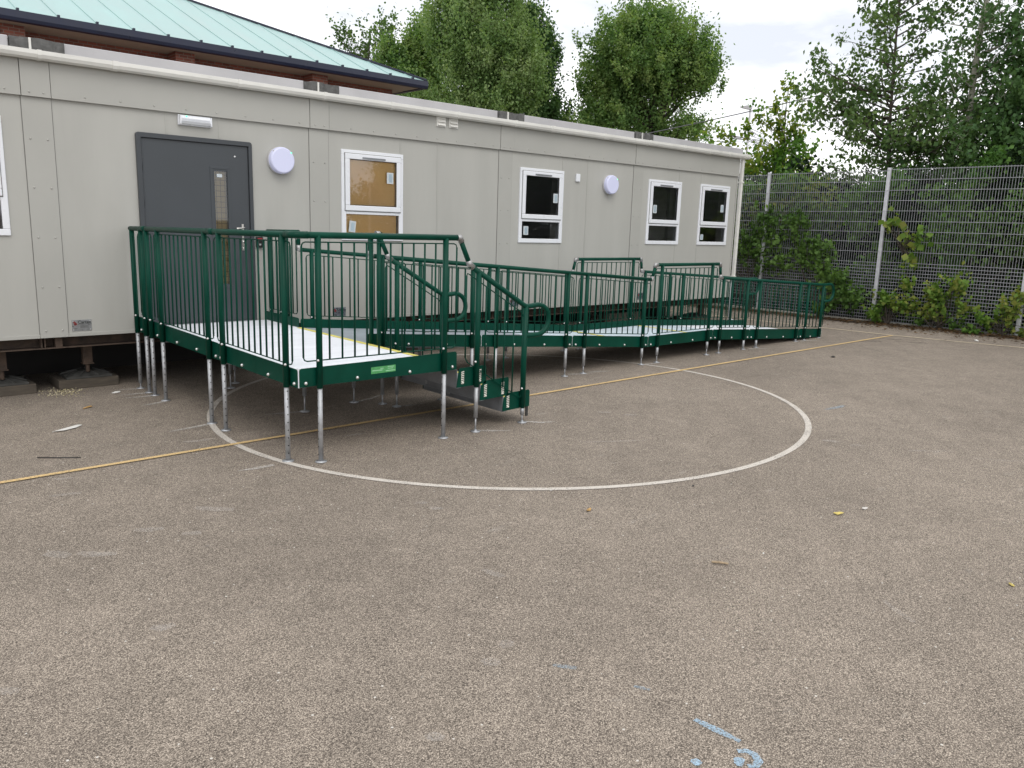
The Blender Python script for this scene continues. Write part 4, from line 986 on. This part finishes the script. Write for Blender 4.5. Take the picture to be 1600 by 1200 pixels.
def tree(name, label, cat, base, lobes, k, sig, size, mat, trunk, bark, group=None, branches=40, droop=.35, seed=1, brad=.05, wid=.36, el=2.0):
    r = np.random.default_rng(seed)
    t = thing(name, label, cat, base, group)
    cl = lobe_clusters(lobes, r); B = np.array(base)
    cl = cl + B
    n = len(cl); cen = tufts(cl, k, sig, r, B+np.array([0, 0, 1.0])*cl[:, 2].mean()*.6, el=el)
    leaf_mesh('crown', cen, size, mat, t, droop, wid, seed)
    mb = MB(); T = [Vector((B[0]+p[0], B[1]+p[1], B[2]+p[2])) for p in trunk[0]]
    mb.tube(T, trunk[1], 8)
    idx = r.choice(n, min(branches, n), replace=False)
    for i in idx:
        c = Vector(cl[i]); 
        # leave the trunk below the cluster
        best = min(T, key=lambda q: (q-c).length + (2.5 if q.z > c.z-.2 else 0))
        j = T.index(best); st = best
        L = (c-st).length
        m1 = st.lerp(c, .45)+Vector((r.normal()*.08*L, r.normal()*.08*L, .10*L)); 
        rr = min(trunk[1][j]*.5, brad*(.5+L*.12))
        mb.tube([st, m1, c], [rr, rr*.55, .008], 5, caps=False)
    mb.build('trunk', bark, t)
    return t
G_willow = leaf_mat('willow_leaves', [(0.098, 0.171, 0.059), (0.144, 0.226, 0.079), (0.197, 0.280, 0.112), (0.265, 0.335, 0.157)], .35)
G_round = leaf_mat('round_tree_leaves', [(0.077, 0.147, 0.048), (0.119, 0.205, 0.067), (0.175, 0.262, 0.088), (0.231, 0.301, 0.112)], .38)
G_dark = leaf_mat('alder_leaves', [(0.056, 0.105, 0.036), (0.087, 0.147, 0.048), (0.130, 0.199, 0.065)], .28)
G_deep = leaf_mat('deep_leaves', [(0.046, 0.100, 0.038), (0.071, 0.137, 0.047), (0.104, 0.181, 0.061)], .25)
G_yellow = leaf_mat('turning_leaves', [(0.064, 0.155, 0.028), (0.093, 0.200, 0.034), (0.128, 0.230, 0.040), (0.255, 0.280, 0.050), (0.072, 0.165, 0.030)], .4)
G_hedge = leaf_mat('hedge_leaves', [(0.043, 0.104, 0.024), (0.074, 0.159, 0.039), (0.136, 0.250, 0.055), (0.058, 0.124, 0.031)], .28)
G_bramble = leaf_mat('bramble_leaves', [(0.081, 0.167, 0.033), (0.121, 0.218, 0.044), (0.167, 0.265, 0.055), (0.241, 0.253, 0.066), (0.098, 0.178, 0.040)], .35)
G_ivy = leaf_mat('ivy_leaves', [(0.054, 0.114, 0.030), (0.092, 0.169, 0.043), (0.135, 0.227, 0.059)], .3)

# T1: thin see-through tree peeping over the roof
tree('thin_tree', 'thin see through tree peeping over the teal roof edge', 'tree', (21.97, 26.67, 0),
     [(0.03, -0.02, 10.45, 1.2, 1.2, 0.85, 26), (-0.76, 0.45, 9.45, 0.95, 0.95, 0.7, 20), (0.68, -0.43, 11.0, 0.75, 0.75, 0.5, 12), (-1.01, 0.6, 10.8, 0.5, 0.5, 0.4, 7), (0.42, -0.26, 9.2, 0.8, 0.8, 0.7, 12), (0, 0, 7.6, 1.4, 1.4, 1.3, 30)], 26, .20, .17, G_dark,
     ([(0, 0, 0), (.1, 0, 5), (.0, .1, 8), (.2, 0, 11.0)], [.14, .10, .06, .02]), 'bark', branches=107, seed=11, brad=.03)
# T2: big pale willow rising past the top of the picture, with a darker partner on each side
tree('willow_tree', 'tall pale green willowy tree rising beyond the top of the picture', 'tree', (21.6, 17.14, 0),
     [(-0.15, 0.13, 9.1, 2.0, 2.0, 2.9, 330), (-0.82, 1.41, 9.4, 1.0, 1.0, 1.5, 80), (0.55, -1.0, 7.9, 1.35, 1.35, 2.1, 150), (-0.25, 0.2, 6.3, 2.3, 2.3, 1.2, 170), (0.15, -0.13, 11.5, 1.5, 1.5, 1.3, 100), (-1.99, 1.52, 6.3, 0.85, 0.85, 0.8, 50), (0, 0, 4.4, 2.2, 2.2, 1.4, 120)], 105, .23, .125, G_willow,
     ([(0, 0, 0), (.1, 0, 4), (0, .1, 8), (0, 0, 11.5)], [.26, .20, .12, .03]), 'bark', branches=70, droop=.6, seed=12, wid=.32, el=1.8)
tree('willow_tree', 'darker green tree between the teal roof and the pale willow', 'tree', (21.48, 22.23, 0),
     [(-0.45, 0.3, 8.75, 1.0, 1.0, 1.1, 80), (0.55, -0.37, 9.4, 1.05, 1.05, 1.6, 120), (0.2, -0.14, 7.7, 1.5, 1.5, 1.0, 90), (0, 0, 5.8, 1.7, 1.7, 1.6, 90)], 80, .20, .135, G_round,
     ([(0, 0, 0), (.1, 0, 4), (.1, -.1, 8), (.2, -.1, 10.4)], [.2, .16, .09, .03]), 'bark', branches=50, droop=.4, seed=13, el=1.6)
tree('willow_tree', 'dark narrow tree between the pale willow and the round tree', 'tree', (25.39, 17.8, 0),
     [(-0.1, 0.1, 9.0, 0.85, 0.85, 1.75, 100), (-0.32, 0.71, 10.2, 0.75, 0.75, 1.6, 70), (-0.03, 0.03, 7.0, 1.2, 1.2, 1.15, 80), (0.45, -0.43, 6.4, 0.95, 0.95, 0.8, 44), (0, 0, 4.6, 1.3, 1.3, 1.5, 70)], 72, .19, .135, G_deep,
     ([(0, 0, 0), (.1, 0, 4), (0, .1, 8), (-.1, .1, 11.2)], [.18, .14, .08, .02]), 'bark', branches=60, droop=.4, seed=14, el=1.7)
# T3: round tree
tree('round_tree', 'full round crowned green tree standing against the white sky', 'tree', (28.01, 13.49, 0),
     [(-0.36, 0.44, 8.9, 2.5, 2.5, 1.85, 300), (-0.89, 1.66, 8.1, 1.8, 1.8, 1.7, 150), (0.49, -1.28, 8.45, 1.35, 1.35, 1.25, 110), (-1.04, 1.24, 6.2, 2.1, 2.1, 1.1, 150), (0.66, -0.84, 6.1, 1.3, 1.3, 0.7, 46), (-0.4, 0.49, 9.95, 1.6, 1.6, 0.85, 110), (-.8, .8, 4.6, 1.9, 1.9, 1.0, 80)], 110, .19, .120, G_round,
     ([(0, 0, 0), (-.1, 0, 3.6), (0, .1, 6), (-.2, .3, 9)], [.26, .22, .15, .04]), 'bark', branches=130, droop=.25, seed=15, brad=.07, el=1.7)
# T4: young tree with turning leaves beyond the cabin corner
tree('young_tree', 'young tree with yellowing leaf tufts beyond the cabin corner', 'tree', (20.73, 2.98, 0),
     [(-0.11, 0.18, 3.5, 1.25, 1.25, 0.6, 62), (-0.3, 0.5, 3.95, 0.75, 0.75, 0.4, 22), (0.04, -0.06, 4.1, 0.8, 0.8, 0.36, 26), (-0.19, 0.32, 4.85, 0.28, 0.28, 0.2, 6), (-0.42, 0.69, 5.02, 0.14, 0.14, 0.12, 3), (-0.61, 0.98, 4.7, 0.14, 0.14, 0.14, 4), (-0.17, 0.28, 5.22, 0.16, 0.16, 0.14, 4), (-0.08, 0.13, 5.83, 0.12, 0.12, 0.1, 3), (0.04, -0.08, 4.85, 0.22, 0.22, 0.14, 5), (-0.07, 0.12, 4.6, 0.22, 0.22, 0.12, 5), (0.3, -0.53, 5.42, 0.18, 0.18, 0.08, 3), (0.21, -0.37, 5.1, 0.14, 0.14, 0.1, 2), (-0.93, 1.47, 4.56, 0.12, 0.12, 0.1, 3), (-0.79, 1.26, 4.48, 0.12, 0.12, 0.1, 3), (-1.16, 1.79, 4.38, 0.1, 0.1, 0.1, 2), (0.17, -0.29, 4.5, 0.14, 0.14, 0.12, 4), (0.1, -0.17, 5.42, 0.08, 0.08, 0.12, 1), (0.03, -0.05, 2.4, 1.4, 1.4, 0.8, 90), (0, 0, 1.2, 1.5, 1.5, .9, 70)], 24, .105, .115, G_yellow,
     ([(0, 0, 0), (.05, 0, 2), (-.05, .1, 4), (-.08, .13, 5.8)], [.05, .04, .02, .006]), 'bark', branches=310, droop=.5, seed=16, brad=.012, wid=.42)
# T5: alder behind the fence
rr_ = np.random.default_rng(171)
limb_tree('alder_tree', 'open dark leaved tree behind the fence with leaves against white sky', (18.41, -1.15, gz(18.4, -1)),
     [(.1, .1, 0), (.0, .2, 2.2), (-.12, .3, 4), (-.18, .36, 6), (-.2, .38, 8.4)], [.06, .05, .038, .024, .008],
     whorls(rr_, 2.4, 4.6, 40, 1.75, 1.75, .22) + whorls(rr_, 4.5, 8.2, 46, 1.5, .8, .45) + whorls(rr_, 3.6, 5.0, 12, 2.0, 2.0, .22, (1.5, 2.9)) + whorls(rr_, 3.0, 4.4, 8, 1.7, 1.7, .1, (-2.4, -1.2)),
     .105, G_dark, 'bark', 17, per=10)
# T6: pale stem tree, crown dark
limb_tree('pale_stem_tree', 'tree with pale leaning stem and dark leaves at the right edge', (18.8, -2.25, gz(18.8, -2.25)),
     [(.1, -.02, 0), (.05, 0, 2.4), (-.02, -.01, 5.2), (-.03, -.02, 5.95), (.0, -.06, 6.7), (.02, -.1, 8.6)], [.085, .075, .060, .055, .05, .03],
     whorls(rr_, 2.3, 4.4, 46, 1.6, 1.5, .2) + whorls(rr_, 4.2, 7.6, 26, 1.15, .9, .4) + whorls(rr_, 3.8, 6.2, 26, 1.3, 1.2, .35, (-2.2, -.9)),
     .10, G_deep, 'palebark', 18, per=12)
dense = tree('dense_tree', 'dense dark tree at the right edge of the picture behind the fence', 'tree', (18.8, -4.15, gz(18.8, -4.15)),
     [(0, 0, 4.3, 1.5, 1.6, 1.7, 260), (-.1, .6, 3.0, 1.4, 1.7, 1.0, 190), (.3, -.5, 5.6, 1.2, 1.2, 1.1, 110)], 44, .19, .11, G_deep,
     ([(0, 0, 0), (0, .1, 2.4), (.1, 0, 5.0), (.1, 0, 6.3)], [.12, .10, .06, .02]), 'bark', branches=70, droop=.5, seed=19, brad=.03, group='dense trees behind the fence')
for k, (x, y) in enumerate(((19.4, -8.2), (19.0, -11.6), (19.6, -15.2), (19.2, -19.0))):
    copy_thing(dense, (x, y, gz(x, y)), 'dense dark tree behind the fence outside the picture to the right', 'dense trees behind the fence')
# hedge behind the fence; back layer leaves coloured darker to stand for inner shade
G_hedge_shade = leaf_mat('hedge_shade_leaves', [(.008, .020, .008), (.014, .032, .011), (.022, .046, .016)], .15)
def hedge():
    r = np.random.default_rng(31)
    def lump(y, z): return np.sin(y*3.7+.6*np.sin(z*2.1))+np.sin(z*4.1+y*1.9)+np.sin(y*7.9+z*5.3)
    def layer(rows, mat, size, kk, label, cat, seed):
        C_ = []
        for n, y0, y1, xa, xb, thr in rows:
            y = r.uniform(y0, y1, n); x = xa+r.uniform(0, 1, n)*(xb-xa)
            top = 3.0+.22*np.sin(y*1.3+1)+.2*np.sin(y*3.1)+.14*np.sin(y*7.3+2)
            top = np.where((y > -1.1) & (y < .7), top*.90, top)
            z = r.uniform(0, 1, n)**(.9 if thr < -1 else .7)*top
            C_.append(np.stack([x, y, z+.12], 1)[lump(y, z) > thr])
        c = np.vstack(C_); cen = np.repeat(c, kk, 0)+r.normal(size=(len(c)*kk, 3))*.08
        tag(leaf_mesh('hedge', cen, size, mat, None, .3, .40, seed), kind='stuff', label=label, cat=cat)
    layer([(30000, -7, 6, 17.1, 18.8, -2.6), (10000, -22, -7, 16.9, 18.6, -1.9)], G_hedge_shade, .105, 4, 'dense hedge interior coloured dark for shade, filling the ground behind the mesh fence', 'hedge', 31)
    layer([(15000, -7, 6, 16.72, 17.25, .2)], G_hedge, .09, 4, 'lighter green leaf clumps growing in front of the shade coloured hedge behind the fence', 'hedge', 33)
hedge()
def bush(name, label, group, blobs, k, sig, size, mat, seed, base, droop=.4, wid=.42):
    r = np.random.default_rng(seed); t = thing(name, label, 'climbing plant', base, group)
    cl = lobe_clusters(blobs, r); n = len(cl)
    cen = tufts(cl, k, sig, r, np.array(base)+np.array([.6, 0, .2]), .5, 2.2)
    leaf_mesh('leaves', cen, size, mat, t, droop, wid, seed)
    mb = MB()
    for i in r.choice(n, min(24, n), replace=False):
        c = Vector(cl[i]); b = Vector(base); mb.tube([b, b.lerp(c, .5)+Vector((r.normal()*.06, r.normal()*.1, .12)), c], [.008, .006, .003], 4, caps=False)
    mb.build('stems', 'bark', t); return t
GB = 'climbing plants on the fence'
bush('bramble', 'big green bramble bulging through the fence beyond the ramp end', GB, [(16.52, -.35, 1.5, .16, .5, .42, 52), (16.45, -.8, .95, .15, .4, .25, 38), (16.42, -1.25, .62, .10, .4, .18, 24), (16.54, .1, 2.1, .14, .35, .3, 22), (16.45, -.75, .40, .12, .25, .2, 14)], 15, .06, .090, G_ivy, 41, (16.48, -.6, .14))
bush('bramble', 'dark ivy covering the fence just right of the downpipe', GB, [(16.56, 1.15, 1.5, .14, .7, .55, 66), (16.56, .75, 2.0, .12, .6, .4, 34), (16.6, 2.2, 1.5, .2, .8, .9, 90), (16.55, .45, 1.2, .12, .3, .25, 18)], 15, .07, .090, G_ivy, 42, (16.5, 1.1, .14))
bush('bramble', 'low bright bramble at the foot of the middle fence post', GB, [(16.40, -2.0, .66, .10, .26, .10, 14), (16.38, -2.4, .60, .10, .26, .14, 15), (16.40, -1.85, .34, .10, .16, .10, 10), (16.42, -2.35, .98, .07, .16, .14, 7)], 15, .05, .088, G_bramble, 43, (16.45, -2.1, .16))
bush('bramble', 'yellow green bramble poking through the mesh right of the middle post', GB, [(16.40, -3.0, .82, .10, .24, .20, 20), (16.40, -3.3, 1.05, .08, .26, .10, 11), (16.40, -2.95, .47, .10, .24, .16, 14), (16.44, -3.5, .62, .08, .26, .15, 8)], 15, .05, .088, G_bramble, 44, (16.45, -3.1, .16))
bush('bramble', 'straggling bramble beside the fence post at the right edge', GB, [(16.40, -4.2, .64, .09, .26, .16, 14), (16.40, -3.9, .42, .08, .22, .08, 11), (16.42, -4.5, .85, .09, .26, .16, 9), (16.42, -4.6, .3, .08, .34, .10, 9)], 15, .05, .085, G_bramble, 45, (16.45, -4.2, .17))
bush('shrub', 'light green shrub behind the fence between the downpipe and the first fence post', GB, [(16.95, .9, 2.3, .2, .8, .5, 60), (16.95, .2, 2.75, .2, .6, .3, 36), (16.9, -.3, 2.3, .2, .5, .4, 30), (16.9, 1.5, 1.6, .2, .6, .6, 40)], 11, .09, .10, G_bramble, 51, (17.0, .6, .14))
bush('shrub', 'mid green shrub behind the mesh right of the middle fence post', GB, [(16.9, -3.4, 2.1, .16, .5, .4, 24), (16.9, -2.7, 2.5, .16, .5, .3, 24), (16.9, -4.1, 1.9, .16, .5, .5, 26), (16.9, -3.3, 1.4, .14, .4, .3, 12)], 9, .09, .10, G_ivy, 52, (17.0, -3.2, .16))
bush('creeper', 'creeper with large pale leaves hanging high on the mesh', GB, [(16.44, -2.35, 1.85, .06, .18, .22, 9), (16.44, -2.45, 1.5, .05, .10, .2, 6), (16.44, -1.95, 2.15, .06, .26, .14, 8), (16.44, -2.6, 2.0, .06, .16, .16, 4)], 4, .06, .135, G_bramble, 46, (16.5, -2.2, 1.6), .8, .46)
bush('weed', 'small leafy weed growing on the asphalt against the fence foot', GB, [(16.30, -3.75, .25, .08, .12, .05, 8), (16.24, -3.68, .2, .06, .08, .03, 4)], 8, .03, .085, G_bramble, 47, (16.35, -3.72, .165))
bush('weed', 'low weeds at the fence foot beneath the yellow green bramble', GB, [(16.40, -2.75, .3, .06, .10, .08, 5), (16.40, -3.35, .26, .06, .12, .08, 6)], 8, .045, .085, G_ivy, 48, (16.4, -3.0, .165))

# ------------------------------------------------------------------ street lamp and overhead cable
sl_ = thing('street_lamp', 'slim grey street lamp post seen beyond the cabin corner', 'street lamp', (46.2, 20.7, 0))
MB().tube([(46.2, 20.7, 0), (46.2, 20.7, 5), (46.2, 20.7, 9.6)], [.10, .085, .06], 10).build('pole', 'parapet', sl_)
hd = MB(); hd.prism([(-.1, 9.58), (.15, 9.56), (.7, 9.68), (.72, 9.74), (.2, 9.80), (-.15, 9.74)], 'x', -.13, .13)
ang = math.atan2(.6, -.8); hd.v = [(46.2+v[1]*(-.45)+v[0]*.8, 20.7+v[1]*.75+v[0]*.5, v[2]) for v in hd.v]; hd.build('lamp_head', 'parapet', sl_)
cb = MB(); pa, pb = Vector((22.6, 14.0, 4.78)), Vector((23.9, .6, 6.50)); pts = []
for i in range(25):
    q = pa.lerp(pb, i/24); q.z -= .22*4*(i/24)*(1-i/24)*.5; pts.append(q)
cb.tube(pts, .016, 6); tag(cb.build('overhead_cable', 'darkcable'), 'thin grey overhead cable crossing the sky behind the cabin', 'cable')

# ------------------------------------------------------------------ litter, chalk and scuffs on the asphalt
def ribbon_mark(name, pts, w, mat, label, cat, group=None, lift=.004):
    P = [Vector((p[0], p[1])) for p in pts]; out = []
    for i in range(len(P)-1):
        for k in range(6): out.append(P[i].lerp(P[i+1], k/6))
    out.append(P[-1]); n = len(out)
    ws = [w*(.55+.45*math.sin(math.pi*min(max(i/(n-1), .08), .92)))*(1+.15*random.uniform(-1, 1))*((1.25-.9*i/(n-1)) if name == 'scuff_mark' else 1) for i in range(n)]
    return tag(strip_on_ground(out, ws, lift).build(name, mat), label, cat, group)
ribbon_mark('chalk_mark', [(2.343, -7.59), (2.35, -7.66), (2.36, -7.775)], .032, 'bluechalk', 'straight stroke of blue chalk near the bottom of the picture', 'chalk mark', 'blue chalk marks')
ribbon_mark('chalk_mark', [(2.128, -7.738), (2.160, -7.744)], .036, 'bluechalk', 'round blue chalk dot at the bottom of the picture', 'chalk mark', 'blue chalk marks')
ribbon_mark('chalk_mark', [(2.24, -7.85), (2.262, -7.832), (2.285, -7.835)], .034, 'bluechalk', 'short blue chalk dash inside the chalk curl', 'chalk mark', 'blue chalk marks')
ribbon_mark('chalk_mark', [(2.305, -7.80), (2.33, -7.82), (2.335, -7.85), (2.315, -7.878), (2.285, -7.885), (2.262, -7.868)], .030, 'bluechalk', 'curled blue chalk stroke near the bottom edge of the picture', 'chalk mark', 'blue chalk marks')
ribbon_mark('chalk_mark', [(7.85, -5.25), (8.1, -5.28), (8.2, -5.27)], .06, 'bluefaint', 'faint blue chalk smear to the right of the painted circle', 'chalk mark', 'blue chalk marks')
ribbon_mark('chalk_mark', [(2.34, -7.30), (2.37, -7.36)], .02, 'bluefaint', 'faint blue chalk fleck above the straight chalk stroke', 'chalk mark', 'blue chalk marks')
ribbon_mark('chalk_mark', [(2.2, -6.98), (2.26, -7.06)], .03, 'bluefaint', 'faint blue chalk smear left of the pale twig', 'chalk mark', 'blue chalk marks')
SC = [((2.70, -.12), (2.45, -.06)), ((2.70, -.41), (2.38, -.36)), ((2.70, -.57), (2.40, -.53)), ((2.69, -.90), (2.42, -.98)), ((2.66, -2.10), (2.28, -2.16)), ((4.43, -3.74), (4.66, -3.92)), ((5.0, -3.75), (5.22, -3.93)), ((7.10, -2.24), (7.4, -2.42)),
      ((7.40, -2.29), (7.75, -2.42)), ((8.54, -2.30), (8.85, -2.36)), ((11.0, -2.35), (11.3, -2.50)), ((12.5, -2.33), (12.95, -2.5)), ((2.55, -3.62), (2.28, -3.60)), ((3.56, -2.16), (3.2, -2.05)), ((4.2, -2.08), (4.6, -1.9)), ((4.4, -2.5), (4.7, -2.56))]
for a, b in SC:
    m = (a[0]*.5+b[0]*.5+random.uniform(-.03, .03), a[1]*.5+b[1]*.5+random.uniform(-.03, .03))
    ribbon_mark('scuff_mark', [a, m, b], .06, 'whitechalk', 'pale scrape on the asphalt beside a ramp leg foot', 'scuff mark', 'scrapes beside the ramp legs')
PATCH = [((2.15, -6.70), (2.19, -6.75), .07), ((2.58, -6.06), (2.60, -6.20), .05), ((2.90, -4.97), (2.97, -5.02), .05), ((2.92, -5.10), (2.98, -5.17), .05), ((1.03, -5.60), (1.12, -5.64), .06), ((1.0, -4.50), (1.16, -4.64), .07),
         ((.86, -4.40), (.95, -4.52), .09), ((2.0, -6.76), (2.05, -6.82), .06), ((1.51, -7.04), (1.56, -7.08), .05), ((1.75, -4.18), (1.93, -4.36), .08), ((1.20, -3.00), (1.32, -3.05), .05), ((1.10, -3.38), (1.28, -3.43), .06),
         ((1.34, -4.34), (1.48, -4.42), .07), ((1.53, -4.57), (1.63, -4.62), .06), ((.40, -5.74), (.48, -5.80), .06), ((3.90, -7.60), (3.78, -7.80), .035), ((6.9, -6.48), (7.2, -6.73), .035), ((7.1, -6.92), (7.35, -7.22), .03),
         ((5.84, -3.90), (5.93, -3.99), .06), ((5.98, -4.12), (6.08, -4.2), .06), ((6.63, -5.85), (6.70, -5.98), .07), ((6.66, -6.08), (6.74, -6.18), .06), ((2.25, -2.57), (2.5, -2.62), .06), ((4.9, -4.6), (5.4, -4.9), .03), ((3.4, -3.2), (3.6, -3.22), .06)]
for a, b, w in PATCH:
    ribbon_mark('scuff_patch', [a, ((a[0]+b[0])/2+random.uniform(-.02, .02), (a[1]+b[1])/2+random.uniform(-.02, .02)), b], w, 'faintchalk', 'faint pale scuff worn into the open asphalt', 'scuff patch', 'faint scuffs on the open asphalt')
for a, b in (((14.1, -3.0), (14.45, -3.5)), ((14.0, -3.3), (14.2, -3.75)), ((13.5, -2.95), (13.75, -3.2))):
    ribbon_mark('skid_mark', [a, b], .10, 'darkscuff', 'dark skid mark near the corner of the court lines', 'skid mark', 'skid marks near the court corner')
def flat_scrap(name, pts, z, mat, label, cat, curl=.01, t=.003):
    mb = MB(); n = len(pts); up = [(x, y, gz(x, y)+.006+z+curl*random.random()) for x, y in pts]; cx = sum(p[0] for p in pts)/n; cy = sum(p[1] for p in pts)/n; c = (cx, cy, gz(cx, cy)+.008+z+curl)
    mb.add(up+[c]+[(p[0], p[1], p[2]-t) for p in up], [(i, (i+1) % n, n) for i in range(n)]+[(n+1+(i+1) % n, n+1+i, i, (i+1) % n) for i in range(n)]+[tuple(range(2*n, n, -1))])
    return tag(mb.build(name, mat), label, cat)
flat_scrap('plastic_scrap', [(1.50, -1.60), (1.58, -1.595), (1.66, -1.54), (1.73, -1.47), (1.765, -1.48), (1.70, -1.555), (1.60, -1.612), (1.52, -1.615)], .0, 'paper', 'crumpled white plastic strip on the asphalt left of the platform', 'litter', .012)
tag(MB().tube([(1.235, -2.37, gz(1.2, -2.4)+.009), (1.35, -2.46, gz(1.3, -2.4)+.008), (1.49, -2.56, gz(1.5, -2.5)+.009)], .004, 6).build('metal_rod', 'black'), 'thin dark rod lying on the asphalt at the left edge', 'rod')
flat_scrap('fallen_leaf', [(1.93, -.82), (1.98, -.80), (2.03, -.78), (2.02, -.74), (1.96, -.76)], .0, 'dryleaf', 'orange dry leaf on the asphalt in front of the support pads', 'leaf')
flat_scrap('white_shell', [(2.36, -.20), (2.40, -.185), (2.45, -.19), (2.44, -.22), (2.38, -.225)], .0, 'paper', 'small white chip on the asphalt beside the left ramp legs', 'chip')
def leaf_on_ground(x, y, L, ang, mat, label, name='fallen_leaf', cat='leaf'):
    ca, sa = math.cos(ang), math.sin(ang); pts = []
    for u, w in ((-.5, 0), (-.2, .22), (.2, .2), (.5, 0), (.2, -.2), (-.2, -.22)): pts.append((x+(u*ca-w*sa)*L, y+(u*sa+w*ca)*L))
    return flat_scrap(name, pts, 0, mat, label, cat, L*.15)
leaf_on_ground(4.921, -6.857, .075, -.6, 'yleaf', 'yellow fallen leaf on the open asphalt right of the circle')
leaf_on_ground(3.694, -5.788, .06, .4, 'dryleaf', 'brown curled leaf just below the painted circle')
leaf_on_ground(4.606, -7.959, .045, .9, 'yleaf', 'small yellow leaf near the right edge of the picture')
leaf_on_ground(5.16, -6.92, .06, -.2, 'pebble', 'pale grey leaf just right of the yellow leaf')
leaf_on_ground(3.95, -6.90, .022, .3, 'paper', 'tiny white fleck beside the pale twig')
tag(MB().tube([(3.606, -6.79, gz(3.6, -6.8)+.012), (3.63, -6.82, gz(3.6, -6.8)+.014), (3.66, -6.862, gz(3.6, -6.8)+.011)], [.006, .0075, .005], 7).build('twig', 'twig'), 'short pale twig lying on the open asphalt', 'twig')
leaf_on_ground(4.652, -5.91, .03, .3, 'black', 'small dark pebble below the right part of the circle', 'pebble', 'pebble')
leaf_on_ground(3.784, -5.352, .035, .3, 'pebble', 'small grey pebble touching the near edge of the circle', 'pebble', 'pebble')
leaf_on_ground(11.35, -3.55, .12, .2, 'black', 'black scrap on the asphalt beyond the orange line', 'dark_scrap', 'scrap')
leaf_on_ground(15.3, -4.15, .14, .7, 'paper', 'pale leaf lying between the boundary line and the fence')
# leaf litter along the fence foot and a dusting of sawdust by the pads
def litter():
    r = np.random.default_rng(5); n = 4200
    y = r.uniform(-9, 2.5, n); x = 16.5-np.abs(r.normal(size=n))*.33-(r.uniform(size=n) < .1)*r.uniform(0, 1.0, n)
    z = np.array([gz(a, b) for a, b in zip(x, y)])+.02+.02*r.uniform(size=n)
    lm = leaf_mat('leaf_litter', [(0.038, 0.023, 0.014), (0.068, 0.040, 0.021), (0.105, 0.061, 0.028), (0.053, 0.032, 0.020), (0.150, 0.094, 0.042)], .1)
    o = leaf_mesh('leaf_litter', np.stack([x, y, z], 1), .07, lm, None, 0, .4, 5)
    me = o.data; co = np.empty(len(me.vertices)*3, np.float32); me.vertices.foreach_get('co', co); co = co.reshape(-1, 4, 3)
    c = co.mean(1, keepdims=True); co[:, :, 2] = c[:, :, 2]+(co[:, :, 2]-c[:, :, 2])*.25; me.vertices.foreach_set('co', co.ravel()); me.update()
    tag(o, kind='stuff', label='brown leaf litter along the fence foot', cat='leaf litter')
    n = 260; x = 1.98+r.normal(size=n)*.10; y = .12+r.normal(size=n)*.13
    z = np.array([gz(a, b) for a, b in zip(x, y)])+.012
    lm = leaf_mat('sawdust', [(.45, .38, .22), (.55, .50, .36), (.36, .30, .16)], .1)
    o = leaf_mesh('sawdust', np.stack([x, y, z], 1), .014, lm, None, 0, .5, 6); tag(o, kind='stuff', label='scatter of sawdust between the two support pads', cat='sawdust')
litter()
